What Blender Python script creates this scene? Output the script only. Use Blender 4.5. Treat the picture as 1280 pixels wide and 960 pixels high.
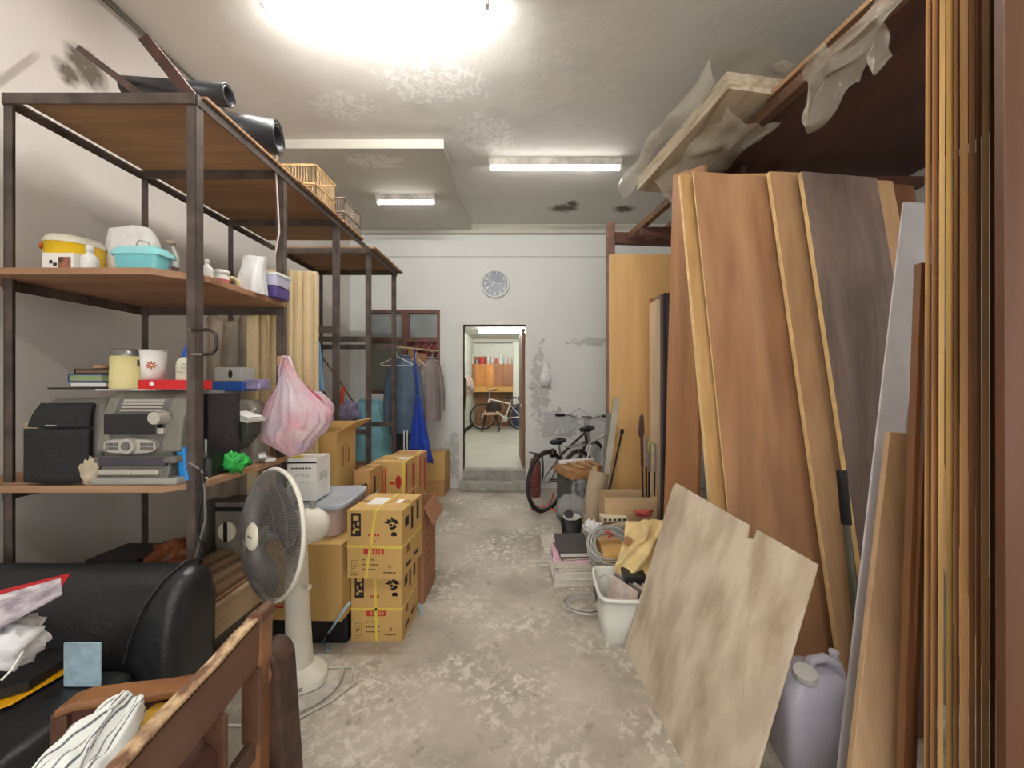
import bpy, math, random
from mathutils import Vector, Matrix, noise
for _o in list(bpy.data.objects): bpy.data.objects.remove(_o)
SC = bpy.context.scene
COL = SC.collection
# ------------------------------------------------------------------ camera
F, CX, CY, CH = 480.0, 655.0, 482.0, 1.40
cd = bpy.data.cameras.new('camera'); cam = bpy.data.objects.new('camera', cd); COL.objects.link(cam)
cam.location = (0, 0, CH); cam.rotation_euler = (math.radians(90), 0, 0)
cd.sensor_width = 36; cd.lens = F/1280*36
cd.shift_x = -(CX-640)/1280; cd.shift_y = (CY-480)/1280
cd.clip_start = .02
SC.camera = cam
# ------------------------------------------------------------------ world, exposure
w = bpy.data.worlds.new('world'); SC.world = w; w.use_nodes = True
w.node_tree.nodes['Background'].inputs[0].default_value = (1, .98, .95, 1)
w.node_tree.nodes['Background'].inputs[1].default_value = 1.2
SC.view_settings.view_transform = 'Standard'; SC.view_settings.look = 'None'
SC.view_settings.gamma = 1; SC.view_settings.use_curve_mapping = False
SC.view_settings.exposure = 1.06
E_TUBE1 = 118      # the lit ceiling tube in the frame
E_TUBE_FILL = 90      # unseen ceiling tube added behind the photographer for fill light
E_FAR = 70        # tube in the room beyond the doorway

# ------------------------------------------------------------------ helpers
def P(px, py, D): return Vector(((px-CX)/F*D, D, CH-(py-CY)/F*D))
def PX(px, D): return (px-CX)/F*D
def PZ(py, D): return CH-(py-CY)/F*D
def lin(c):
    return tuple(((x/255)/12.92 if x/255 <= .04045 else ((x/255+.055)/1.055)**2.4) for x in c)+(1,)
_M = {}
def mat(name, col, rough=.6, metal=0, var=.12, scale=8, bump=.0, col2=None, bscale=None, trans=0, alpha=1, emit=0, stretch=(1,1,1), sheen=0, detail=5, contrast=(.35,.65), coat=0, ior=1.45):
    if name in _M: return _M[name]
    m = bpy.data.materials.new(name); m.use_nodes = True; nt = m.node_tree; N = nt.nodes; L = nt.links
    b = N['Principled BSDF']; _M[name] = m
    b.inputs['Roughness'].default_value = rough; b.inputs['Metallic'].default_value = metal
    b.inputs['IOR'].default_value = ior
    if coat: b.inputs['Coat Weight'].default_value = coat
    if trans: b.inputs['Transmission Weight'].default_value = trans
    if alpha < 1: b.inputs['Alpha'].default_value = alpha
    a = lin(col)
    if emit:
        b.inputs['Base Color'].default_value = a
        b.inputs['Emission Color'].default_value = a; b.inputs['Emission Strength'].default_value = emit
        return m
    c2 = lin(col2) if col2 else tuple(max(0, x*(1-var*2)) for x in a[:3])+(1,)
    tc = N.new('ShaderNodeTexCoord'); mp = N.new('ShaderNodeMapping'); oi = N.new('ShaderNodeObjectInfo')
    mp.inputs['Scale'].default_value = stretch
    ad = N.new('ShaderNodeVectorMath'); ad.operation = 'MULTIPLY_ADD'
    cb = N.new('ShaderNodeCombineXYZ')
    for i in range(3): L.new(oi.outputs['Random'], cb.inputs[i])
    ad.inputs[1].default_value = (7, 7, 7)
    L.new(cb.outputs[0], ad.inputs[0]); L.new(tc.outputs['Object'], ad.inputs[2])
    L.new(ad.outputs[0], mp.inputs[0])
    nz = N.new('ShaderNodeTexNoise'); nz.inputs['Scale'].default_value = scale; nz.inputs['Detail'].default_value = detail
    L.new(mp.outputs[0], nz.inputs['Vector'])
    cr = N.new('ShaderNodeValToRGB'); cr.color_ramp.elements[0].position = contrast[0]; cr.color_ramp.elements[1].position = contrast[1]
    cr.color_ramp.elements[0].color = c2; cr.color_ramp.elements[1].color = a
    L.new(nz.outputs[0], cr.inputs[0]); L.new(cr.outputs[0], b.inputs['Base Color'])
    if bump:
        nb = nz
        if bscale:
            nb = N.new('ShaderNodeTexNoise'); nb.inputs['Scale'].default_value = bscale; nb.inputs['Detail'].default_value = 4
            L.new(mp.outputs[0], nb.inputs['Vector'])
        bp = N.new('ShaderNodeBump'); bp.inputs['Strength'].default_value = bump; bp.inputs['Distance'].default_value = .02
        L.new(nb.outputs[0], bp.inputs['Height']); L.new(bp.outputs[0], b.inputs['Normal'])
    return m
def wood(name, c1, c2, axis='z', rough=.45, sc=5, fine=26, coat=0, c3=None):
    """two-scale stretched grain along an axis"""
    if name in _M: return _M[name]
    m = bpy.data.materials.new(name); m.use_nodes = True; nt = m.node_tree; N = nt.nodes; L = nt.links
    b = N['Principled BSDF']; _M[name] = m; b.inputs['Roughness'].default_value = rough
    if coat: b.inputs['Coat Weight'].default_value = coat; b.inputs['Coat Roughness'].default_value = .25
    tc = N.new('ShaderNodeTexCoord'); oi = N.new('ShaderNodeObjectInfo'); cb = N.new('ShaderNodeCombineXYZ')
    for i in range(3): L.new(oi.outputs['Random'], cb.inputs[i])
    ad = N.new('ShaderNodeVectorMath'); ad.operation = 'MULTIPLY_ADD'; ad.inputs[1].default_value = (5, 5, 5)
    L.new(cb.outputs[0], ad.inputs[0]); L.new(tc.outputs['Object'], ad.inputs[2])
    s = {'x': (.1, 1, 1), 'y': (1, .1, 1), 'z': (1, 1, .1)}[axis]
    mp = N.new('ShaderNodeMapping'); mp.inputs['Scale'].default_value = s; L.new(ad.outputs[0], mp.inputs[0])
    n1 = N.new('ShaderNodeTexNoise'); n1.inputs['Scale'].default_value = sc; n1.inputs['Detail'].default_value = 3; n1.inputs['Distortion'].default_value = .6
    n2 = N.new('ShaderNodeTexNoise'); n2.inputs['Scale'].default_value = fine; n2.inputs['Detail'].default_value = 6
    L.new(mp.outputs[0], n1.inputs['Vector']); L.new(mp.outputs[0], n2.inputs['Vector'])
    r1 = N.new('ShaderNodeValToRGB'); e = r1.color_ramp.elements; e[0].position = .3; e[1].position = .68
    e[0].color = lin(c2); e[1].color = lin(c1)
    if c3:
        k = e.new(.5); k.color = lin(c3)
    L.new(n1.outputs[0], r1.inputs[0])
    r2 = N.new('ShaderNodeValToRGB'); r2.color_ramp.elements[0].position = .35; r2.color_ramp.elements[1].position = .6
    r2.color_ramp.elements[0].color = (.80, .76, .72, 1); r2.color_ramp.elements[1].color = (1, 1, 1, 1)
    L.new(n2.outputs[0], r2.inputs[0])
    mx = N.new('ShaderNodeMix'); mx.data_type = 'RGBA'; mx.blend_type = 'MULTIPLY'; mx.inputs['Factor'].default_value = .7
    L.new(r1.outputs[0], mx.inputs['A']); L.new(r2.outputs[0], mx.inputs['B']); L.new(mx.outputs['Result'], b.inputs['Base Color'])
    return m
def R(a, ax='Z'): return Matrix.Rotation(math.radians(a), 4, ax)
def TR(v): return Matrix.Translation(Vector(v))
class MB:
    def __init__(s, X=None): s.v = []; s.f = []; s.mi = []; s.sm = []; s.X = X; s.m = 0
    def add(s, vs, fs, smooth=False):
        o = len(s.v)
        for p in vs:
            p = Vector(p); s.v.append(s.X @ p if s.X else p)
        for f in fs: s.f.append([o+i for i in f]); s.mi.append(s.m); s.sm.append(smooth)
        return s
    def bx(s, x0, x1, y0, y1, z0, z1):
        return s.add([(x, y, z) for x in (x0, x1) for y in (y0, y1) for z in (z0, z1)],
                     [(0,1,3,2), (4,6,7,5), (0,4,5,1), (2,3,7,6), (0,2,6,4), (1,5,7,3)])
    def box(s, c, d, M=None):
        M = M or Matrix()
        c = Vector(c); vs = [c+(M.to_3x3() @ Vector((x*d[0]/2, y*d[1]/2, z*d[2]/2))) for x in (-1,1) for y in (-1,1) for z in (-1,1)]
        return s.add(vs, [(0,1,3,2), (4,6,7,5), (0,4,5,1), (2,3,7,6), (0,2,6,4), (1,5,7,3)])
    def beam(s, a, b, w, h, up=(0,0,1)):
        a = Vector(a); b = Vector(b); t = (b-a).normalized(); u = Vector(up)
        sd = t.cross(u)
        if sd.length < 1e-3: sd = t.cross(Vector((0,1,0)))
        sd.normalize(); u = sd.cross(t)
        vs = []
        for p in (a, b):
            for i, j in ((-1,-1), (1,-1), (1,1), (-1,1)): vs.append(p+sd*(w/2*i)+u*(h/2*j))
        return s.add(vs, [(0,3,2,1), (4,5,6,7), (0,1,5,4), (1,2,6,5), (2,3,7,6), (3,0,4,7)])
    def prism(s, pts, vec):
        pts = [Vector(p) for p in pts]; vec = Vector(vec); n = len(pts)
        return s.add(pts+[p+vec for p in pts], [tuple(range(n))[::-1], tuple(range(n, 2*n))]+[(i, (i+1) % n, (i+1) % n+n, i+n) for i in range(n)])
    def quad(s, a, b, c, d): return s.add([a, b, c, d], [(0,1,2,3)])
    def cyl(s, a, b, r0, r1=None, n=20, caps=True):
        r1 = r0 if r1 is None else r1
        a = Vector(a); b = Vector(b); t = (b-a).normalized(); q = Vector((0,0,1)) if abs(t.z) < .9 else Vector((1,0,0))
        u = t.cross(q).normalized(); v = t.cross(u)
        vs = []
        for p, r in ((a, r0), (b, r1)):
            for i in range(n):
                an = 2*math.pi*i/n; vs.append(p+u*(r*math.cos(an))+v*(r*math.sin(an)))
        s.add(vs, [(i, (i+1) % n, (i+1) % n+n, i+n) for i in range(n)], True)
        if caps:
            s.add(vs[:n], [tuple(range(n))[::-1]]); s.add(vs[n:], [tuple(range(n))])
        return s
    def tube(s, pts, r, n=8, closed=False):
        pts = [Vector(p) for p in pts]; k = len(pts)
        T = []
        for i in range(k):
            if closed: t = pts[(i+1) % k]-pts[i-1]
            else: t = pts[min(i+1, k-1)]-pts[max(i-1, 0)]
            T.append(t.normalized() if t.length > 1e-9 else Vector((0,0,1)))
        q = Vector((0,0,1)) if abs(T[0].z) < .9 else Vector((1,0,0))
        u = T[0].cross(q).normalized(); vs = []
        for i in range(k):
            u = (u-T[i]*u.dot(T[i])).normalized(); v = T[i].cross(u)
            rr = r[i] if isinstance(r, (list, tuple)) else r
            for j in range(n):
                an = 2*math.pi*j/n; vs.append(pts[i]+u*(rr*math.cos(an))+v*(rr*math.sin(an)))
        fs = [(i*n+j, i*n+(j+1) % n, (i+1)*n+(j+1) % n, (i+1)*n+j) for i in range(k-1) for j in range(n)]
        if closed: fs += [((k-1)*n+j, (k-1)*n+(j+1) % n, (j+1) % n, j) for j in range(n)]
        s.add(vs, fs, True)
        if not closed: s.add(vs[:n], [tuple(range(n))[::-1]]); s.add(vs[-n:], [tuple(range(n))])
        return s
    def lathe(s, prof, c=(0,0,0), n=28, M=None, caps=True):
        c = Vector(c); M3 = (M or Matrix()).to_3x3(); vs = []
        for r, z in prof:
            for i in range(n):
                an = 2*math.pi*i/n; vs.append(c+M3 @ Vector((r*math.cos(an), r*math.sin(an), z)))
        k = len(prof)
        s.add(vs, [(i*n+j, i*n+(j+1) % n, (i+1)*n+(j+1) % n, (i+1)*n+j) for i in range(k-1) for j in range(n)], True)
        if caps:
            if prof[0][0] > 1e-4: s.add(vs[:n], [tuple(range(n))[::-1]])
            if prof[-1][0] > 1e-4: s.add(vs[-n:], [tuple(range(n))])
        return s
    def loft(s, rings, n=32, e=2, fold=0, fq=9, seed=0, caps=(True, True), rough=0):
        """rings: (center, rx, ry[, rotz]) horizontal super-ellipse sections"""
        rd = random.Random(seed); ph = [rd.random()*6.28 for _ in range(4)]; vs = []
        for q, g in enumerate(rings):
            c = Vector(g[0]); rx, ry = g[1], g[2]; rz = math.radians(g[3]) if len(g) > 3 else 0
            for i in range(n):
                a = 2*math.pi*i/n; ca, sa = math.cos(a), math.sin(a)
                x = math.copysign(abs(ca)**(2/e), ca); y = math.copysign(abs(sa)**(2/e), sa)
                k = 1+fold*(.6*math.sin(fq*a+ph[0]+q*.25)+.4*math.sin((fq*1.7//1)*a+ph[1]-q*.4))
                x *= rx*k; y *= ry*k
                p = c+Vector((x*math.cos(rz)-y*math.sin(rz), x*math.sin(rz)+y*math.cos(rz), 0))
                if rough: p += Vector(noise.noise_vector(p*14+Vector((seed, 0, 0))))*rough
                vs.append(p)
        k = len(rings)
        s.add(vs, [(i*n+j, i*n+(j+1) % n, (i+1)*n+(j+1) % n, (i+1)*n+j) for i in range(k-1) for j in range(n)], True)
        if caps[0]: s.add(vs[:n], [tuple(range(n))[::-1]])
        if caps[1]: s.add(vs[-n:], [tuple(range(n))])
        return s
    def sheet(s, fn, nu, nv):
        vs = [Vector(fn(i/nu, j/nv)) for i in range(nu+1) for j in range(nv+1)]
        return s.add(vs, [(i*(nv+1)+j, (i+1)*(nv+1)+j, (i+1)*(nv+1)+j+1, i*(nv+1)+j+1) for i in range(nu) for j in range(nv)], True)
    def blob(s, c, r, seed=0, rough=.15, n=20, sc=4):
        c = Vector(c); vs = []; fs = []; m = n//2
        for i in range(m+1):
            th = math.pi*i/m
            for j in range(n):
                a = 2*math.pi*j/n; d = Vector((math.sin(th)*math.cos(a), math.sin(th)*math.sin(a), math.cos(th)))
                k = 1+rough*noise.noise(d*sc*.5+Vector((seed*3.1, 0, 0)))*2
                vs.append(c+Vector((d.x*r[0]*k, d.y*r[1]*k, d.z*r[2]*k)))
        for i in range(m):
            for j in range(n): fs.append((i*n+j, (i+1)*n+j, (i+1)*n+(j+1) % n, i*n+(j+1) % n))
        return s.add(vs, fs, True)
    def text(s, body, size, M):
        cu = bpy.data.curves.new('t', 'FONT'); cu.body = body; cu.size = size; cu.align_x = 'CENTER'; cu.align_y = 'CENTER'; cu.extrude = size*.02
        o = bpy.data.objects.new('t', cu); me = bpy.data.meshes.new_from_object(o)
        s.add([M @ v.co for v in me.vertices], [tuple(p.vertices) for p in me.polygons])
        bpy.data.objects.remove(o); bpy.data.curves.remove(cu); bpy.data.meshes.remove(me)
        return s
    def build(s, name, mats, parent=None, bevel=0, sub=0, solid=0, origin=None, seg=2):
        me = bpy.data.meshes.new(name)
        if parent is not None:
            off = parent.matrix_world.translation if parent.get('_o') is None else Vector(parent['_o'])
        elif origin is not None: off = Vector(origin)
        else:
            xs = [p.x for p in s.v]; ys = [p.y for p in s.v]; zs = [p.z for p in s.v]
            off = Vector(((min(xs)+max(xs))/2, (min(ys)+max(ys))/2, min(zs)))
        me.from_pydata([tuple(p-off) for p in s.v], [], s.f)
        if not isinstance(mats, (list, tuple)): mats = [mats]
        for m in mats: me.materials.append(m)
        for i, p in enumerate(me.polygons): p.material_index = s.mi[i]; p.use_smooth = s.sm[i]
        me.update()
        o = bpy.data.objects.new(name, me); COL.objects.link(o)
        if parent is not None: o.parent = parent
        else: o.location = off
        if solid:
            k = o.modifiers.new('solid', 'SOLIDIFY'); k.thickness = solid; k.offset = 0
        if bevel:
            k = o.modifiers.new('bevel', 'BEVEL'); k.width = bevel; k.segments = seg; k.limit_method = 'ANGLE'; k.angle_limit = math.radians(50)
        if sub:
            k = o.modifiers.new('sub', 'SUBSURF'); k.levels = sub; k.render_levels = sub
        ORIG[o.name] = off
        if parent is not None: o['_o'] = tuple(off)
        else: o['_o'] = tuple(off)
        return o
ORIG = {}
def tag(o, label, cat, group=None, kind=None):
    if label: o['label'] = label
    if cat: o['category'] = cat
    if group: o['group'] = group
    if kind: o['kind'] = kind
    return o
def T(name, label, cat, loc, group=None):
    o = bpy.data.objects.new(name, None); COL.objects.link(o); o.location = loc; o.empty_display_size = .05
    o['_o'] = tuple(loc); return tag(o, label, cat, group)
def ST(name, mb, m, **k):
    o = mb.build(name, m, **k); o['kind'] = 'structure'; return o
def copy_tree(o, parent=None):
    c = o.copy(); COL.objects.link(c); c.parent = parent
    for ch in [x for x in bpy.data.objects if x.parent == o]: copy_tree(ch, c)
    return c

# ------------------------------------------------------------------ setting materials
def wall_mat(name, base, stain, amount=.62, bump=.15, peel=None, pc=(250,250,250), pth=.68, psc=9, dark=None):
    m = mat(name, base, .85, var=.03, scale=1.3)
    nt = m.node_tree; N = nt.nodes; L = nt.links; b = N['Principled BSDF']
    src = b.inputs['Base Color'].links[0].from_socket
    tc = [n for n in N if n.type == 'TEX_COORD'][0]
    n2 = N.new('ShaderNodeTexNoise'); n2.inputs['Scale'].default_value = 2.2; n2.inputs['Detail'].default_value = 9; n2.inputs['Roughness'].default_value = .62
    L.new(tc.outputs['Object'], n2.inputs['Vector'])
    r = N.new('ShaderNodeValToRGB'); r.color_ramp.elements[0].position = amount; r.color_ramp.elements[1].position = amount+.12
    r.color_ramp.elements[0].color = (0,0,0,1); r.color_ramp.elements[1].color = (1,1,1,1); L.new(n2.outputs[0], r.inputs[0])
    mx = N.new('ShaderNodeMix'); mx.data_type = 'RGBA'; L.new(r.outputs[0], mx.inputs['Factor']); L.new(src, mx.inputs['A']); mx.inputs['B'].default_value = lin(stain)
    out = mx.outputs['Result']
    n3 = N.new('ShaderNodeTexNoise'); n3.inputs['Scale'].default_value = 3.5; n3.inputs['Detail'].default_value = 6; L.new(tc.outputs['Object'], n3.inputs['Vector'])
    bp = N.new('ShaderNodeBump'); bp.inputs['Strength'].default_value = bump; bp.inputs['Distance'].default_value = .05
    L.new(n3.outputs[0], bp.inputs['Height']); nrm = bp.outputs[0]
    if peel:
        # peeling / mould patches confined to ellipsoids (object space): (cx,cy,cz,rx,ry,rz)
        tot = None
        for (c, rr) in peel:
            mp = N.new('ShaderNodeMapping'); mp.vector_type = 'TEXTURE'; mp.inputs['Location'].default_value = c; mp.inputs['Scale'].default_value = rr
            L.new(tc.outputs['Object'], mp.inputs[0])
            ln = N.new('ShaderNodeVectorMath'); ln.operation = 'LENGTH'; L.new(mp.outputs[0], ln.inputs[0])
            mr = N.new('ShaderNodeMapRange'); mr.inputs['From Min'].default_value = 1; mr.inputs['From Max'].default_value = .35; L.new(ln.outputs['Value'], mr.inputs['Value'])
            if tot is None: tot = mr.outputs[0]
            else:
                a = N.new('ShaderNodeMath'); a.operation = 'MAXIMUM'; L.new(tot, a.inputs[0]); L.new(mr.outputs[0], a.inputs[1]); tot = a.outputs[0]
        n4 = N.new('ShaderNodeTexNoise'); n4.inputs['Scale'].default_value = psc; n4.inputs['Detail'].default_value = 8; n4.inputs['Roughness'].default_value = .7; n4.inputs['Distortion'].default_value = 1.5
        L.new(tc.outputs['Object'], n4.inputs['Vector'])
        s2 = N.new('ShaderNodeMath'); s2.operation = 'MULTIPLY_ADD'; L.new(tot, s2.inputs[0]); s2.inputs[1].default_value = .28; L.new(n4.outputs[0], s2.inputs[2])
        r4 = N.new('ShaderNodeValToRGB'); r4.color_ramp.elements[0].position = pth; r4.color_ramp.elements[1].position = pth+.06
        r4.color_ramp.elements[0].color = (0,0,0,1); r4.color_ramp.elements[1].color = (1,1,1,1); L.new(s2.outputs[0], r4.inputs[0])
        m2 = N.new('ShaderNodeMix'); m2.data_type = 'RGBA'; L.new(r4.outputs[0], m2.inputs['Factor']); L.new(out, m2.inputs['A']); m2.inputs['B'].default_value = lin(pc)
        out = m2.outputs['Result']
        bp2 = N.new('ShaderNodeBump'); bp2.inputs['Strength'].default_value = .5; bp2.inputs['Distance'].default_value = .03
        L.new(r4.outputs[0], bp2.inputs['Height']); L.new(nrm, bp2.inputs['Normal']); nrm = bp2.outputs[0]
    if dark:
        # isolated round mould stains
        tot = None
        for (c, rr) in dark:
            mp = N.new('ShaderNodeMapping'); mp.vector_type = 'TEXTURE'; mp.inputs['Location'].default_value = c; mp.inputs['Scale'].default_value = rr
            L.new(tc.outputs['Object'], mp.inputs[0])
            ln = N.new('ShaderNodeVectorMath'); ln.operation = 'LENGTH'; L.new(mp.outputs[0], ln.inputs[0])
            mr = N.new('ShaderNodeMapRange'); mr.inputs['From Min'].default_value = 1; mr.inputs['From Max'].default_value = .3; L.new(ln.outputs['Value'], mr.inputs['Value'])
            if tot is None: tot = mr.outputs[0]
            else:
                a = N.new('ShaderNodeMath'); a.operation = 'MAXIMUM'; L.new(tot, a.inputs[0]); L.new(mr.outputs[0], a.inputs[1]); tot = a.outputs[0]
        n5 = N.new('ShaderNodeTexNoise'); n5.inputs['Scale'].default_value = 12; n5.inputs['Detail'].default_value = 6; n5.inputs['Distortion'].default_value = 1; L.new(tc.outputs['Object'], n5.inputs['Vector'])
        s5 = N.new('ShaderNodeMath'); s5.operation = 'MULTIPLY'; L.new(tot, s5.inputs[0]); L.new(n5.outputs[0], s5.inputs[1])
        r5 = N.new('ShaderNodeValToRGB'); r5.color_ramp.elements[0].position = .12; r5.color_ramp.elements[1].position = .45; r5.color_ramp.elements[0].color = (0,0,0,1); r5.color_ramp.elements[1].color = (1,1,1,1); L.new(s5.outputs[0], r5.inputs[0])
        m5 = N.new('ShaderNodeMix'); m5.data_type = 'RGBA'; L.new(r5.outputs[0], m5.inputs['Factor']); L.new(out, m5.inputs['A']); m5.inputs['B'].default_value = lin((112,104,94)); out = m5.outputs['Result']
    L.new(nrm, b.inputs['Normal'])
    L.new(out, b.inputs['Base Color'])
    return m
def floor_mat():
    m = bpy.data.materials.new('worn concrete'); m.use_nodes = True; nt = m.node_tree; N = nt.nodes; L = nt.links; b = N['Principled BSDF']
    tc = N.new('ShaderNodeTexCoord')
    def nz(sc, det, rgh=.55, dist=0):
        n = N.new('ShaderNodeTexNoise'); n.inputs['Scale'].default_value = sc; n.inputs['Detail'].default_value = det
        n.inputs['Roughness'].default_value = rgh; n.inputs['Distortion'].default_value = dist; L.new(tc.outputs['Object'], n.inputs['Vector']); return n.outputs[0]
    def ramp(src, st):
        r = N.new('ShaderNodeValToRGB'); e = r.color_ramp.elements
        e[0].position, e[0].color = st[0][0], st[0][1]; e[1].position, e[1].color = st[-1][0], st[-1][1]
        for p, c in st[1:-1]: k = e.new(p); k.color = c
        L.new(src, r.inputs[0]); return r.outputs[0]
    def mix(fac, a, bb):
        x = N.new('ShaderNodeMix'); x.data_type = 'RGBA'; L.new(fac, x.inputs['Factor'])
        if isinstance(a, tuple): x.inputs['A'].default_value = a
        else: L.new(a, x.inputs['A'])
        if isinstance(bb, tuple): x.inputs['B'].default_value = bb
        else: L.new(bb, x.inputs['B'])
        return x.outputs['Result']
    base = ramp(nz(1.6, 8), [(.3, lin((138,130,117))), (.5, lin((172,163,149))), (.72, lin((196,188,174)))])
    K0 = (0,0,0,1); K1 = (1,1,1,1)
    fl = ramp(nz(19, 10, .75, .3), [(.5, K0), (.56, K1)])
    rg = ramp(nz(2.1, 4), [(.42, K0), (.62, K1)])
    mm = N.new('ShaderNodeMath'); mm.operation = 'MULTIPLY'; L.new(fl, mm.inputs[0]); L.new(rg, mm.inputs[1])
    c = mix(mm.outputs[0], base, lin((214,209,196)))
    dk = ramp(nz(9, 8, .65), [(.60, K0), (.68, K1)])
    m5 = N.new('ShaderNodeMath'); m5.operation = 'MULTIPLY'; L.new(dk, m5.inputs[0]); m5.inputs[1].default_value = .5
    c = mix(m5.outputs[0], c, lin((98,88,76)))
    # cracks
    vo = N.new('ShaderNodeTexVoronoi'); vo.feature = 'DISTANCE_TO_EDGE'; vo.inputs['Scale'].default_value = .9
    nn = N.new('ShaderNodeTexNoise'); nn.inputs['Scale'].default_value = 2.5; nn.inputs['Detail'].default_value = 7; L.new(tc.outputs['Object'], nn.inputs['Vector'])
    va = N.new('ShaderNodeVectorMath'); va.operation = 'MULTIPLY_ADD'; L.new(nn.outputs['Color'], va.inputs[0]); va.inputs[1].default_value = (.7,.7,.7); L.new(tc.outputs['Object'], va.inputs[2])
    L.new(va.outputs[0], vo.inputs['Vector'])
    ck = ramp(vo.outputs['Distance'], [(.0, K1), (.012, K0)])
    m6 = N.new('ShaderNodeMath'); m6.operation = 'MULTIPLY'; L.new(ck, m6.inputs[0]); m6.inputs[1].default_value = .12
    c = mix(m6.outputs[0], c, lin((225,222,210)))
    L.new(c, b.inputs['Base Color']); b.inputs['Roughness'].default_value = .55
    bp = N.new('ShaderNodeBump'); bp.inputs['Strength'].default_value = .25; bp.inputs['Distance'].default_value = .02
    L.new(nz(11, 9, .7), bp.inputs['Height']); L.new(bp.outputs[0], b.inputs['Normal'])
    return m
M_WALL = wall_mat('white lime wall', (226,226,222), (196,196,190), .63)
M_WALLL = wall_mat('left wall paint', (220,214,208), (176,168,160), .64, dark=[((0,2.09,3.13),(.5,.15,.14)), ((0,2.0,3.03),(.5,.09,.09))])
M_WALLB = wall_mat('back wall paint', (224,226,224), (202,204,202), .66,
    peel=[((.22,0,1.35),(.22,1,.9)), ((.45,0,.85),(.5,1,.35)), ((-.95,0,.45),(.2,1,.55)), ((.95,0,2.0),(.5,1,.1))], pc=(190,193,191), pth=.7)
M_CEIL = wall_mat('flaking ceiling paint', (222,219,213), (208,204,197), .6, .25,
    peel=[((-.62,2.75,0),(.75,.45,.6)), ((-.35,3.35,0),(.55,.5,.6)), ((-1.4,3.0,0),(.5,.3,.6))], pc=(238,236,232), pth=.73, psc=15, dark=[((.49,4.72,0),(.26,.16,.5)), ((1.23,4.74,0),(.2,.14,.5)), ((.58,4.60,0),(.12,.12,.5))])
M_SOFF = wall_mat('soffit paint', (202,200,190), (186,182,170), .6, .3, peel=[((-1.4,3.6,0),(.5,.2,.6))], pc=(225,222,214))
M_FLOOR = floor_mat()
M_DKBR = mat('dark brown painted wood', (88,58,50), .55, var=.25, scale=12, bump=.1)
M_STEEL = mat('brown grey angle steel', (104,92,86), .5, .3, var=.25, scale=10)
M_BLACK = mat('black plastic', (30,30,32), .45, var=.1)
M_WHITEP = mat('white plastic', (232,232,228), .4, var=.03)
M_CREAM = mat('cream plastic', (226,220,200), .4, var=.05)
M_GLASS = mat('clear plastic', (235,240,240), .08, var=0, trans=.92)

# ------------------------------------------------------------------ shell
XL, XR, YB, YF, ZC = -2.38, 2.75, 5.25, -2.6, CH+2.18
TH = .14
ST('floor', MB().bx(XL-TH, XR+TH, YF-TH, YB+TH, -.12, 0), M_FLOOR, origin=(0,0,0))
ST('ceiling', MB().bx(XL-TH, XR+TH, YF-TH, YB+TH, ZC, ZC+.12), M_CEIL, origin=(0,0,ZC))
ST('wall_left', MB().bx(XL-TH, XL, YF-TH, YB+TH, 0, ZC), M_WALLL, origin=(XL,0,0))
ST('wall_right', MB().bx(XR, XR+TH, YF-TH, YB+TH, 0, ZC), M_WALL, origin=(XR,0,0))
m_ = MB(); m_.bx(XL, XR, YF-TH, YF, 2.95, ZC); m_.bx(XL, XL+.3, YF-TH, YF, 0, 2.95); m_.bx(XR-.3, XR, YF-TH, YF, 0, 2.95)   # opening added behind the photographer so world light fills the room
ST('wall_front', m_, M_WALL, origin=(0,YF,0))
# back wall with doorway and window openings
DX0, DX1, DZ0, DZ1 = PX(579,YB), PX(657,YB), PZ(588,YB), PZ(406,YB)
WX0, WX1, WZ0, WZ1 = PX(458,YB), PX(550,YB), PZ(492,YB), PZ(387,YB)
mb = MB(); y0, y1 = YB, YB+TH
mb.bx(XL, WX0, y0, y1, 0, ZC); mb.bx(WX0, WX1, y0, y1, 0, WZ0); mb.bx(WX0, WX1, y0, y1, WZ1, ZC)
mb.bx(WX1, DX0, y0, y1, 0, ZC); mb.bx(DX0, DX1, y0, y1, 0, DZ0-.02); mb.bx(DX0, DX1, y0, y1, DZ1, ZC); mb.bx(DX1, XR, y0, y1, 0, ZC)
ST('wall_back', mb, M_WALLB, origin=(0,YB,0))
# hairline joint band near the top of the back wall, lower soffit slab
ST('trim_1', MB().bx(XL, 1.2, YB-.006, YB, PZ(321,YB)-.004, PZ(321,YB)+.004), mat('wall joint', (185,183,176), .9))
ST('trim_2', MB().bx(XL, PX(590,YB), 3.40, YB, ZC-.08, ZC), M_SOFF, origin=(0,0,ZC))
ST('trim_3', MB().bx(XL, XR, YB-.07, YB, ZC-.12, ZC-.0), M_SOFF, origin=(0,0,ZC))
# door step
M_CONC = mat('grey concrete', (176,174,166), .8, var=.15, scale=9, bump=.15)
ST('trim_4', MB().bx(DX0, DX1, YB-.02, YB+TH+.05, 0, DZ0), M_CONC)
ST('trim_5', MB().bx(DX0-.03, DX1+.02, YB-.17, YB-.02, 0, DZ0*.5), M_CONC, bevel=.012)
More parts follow.
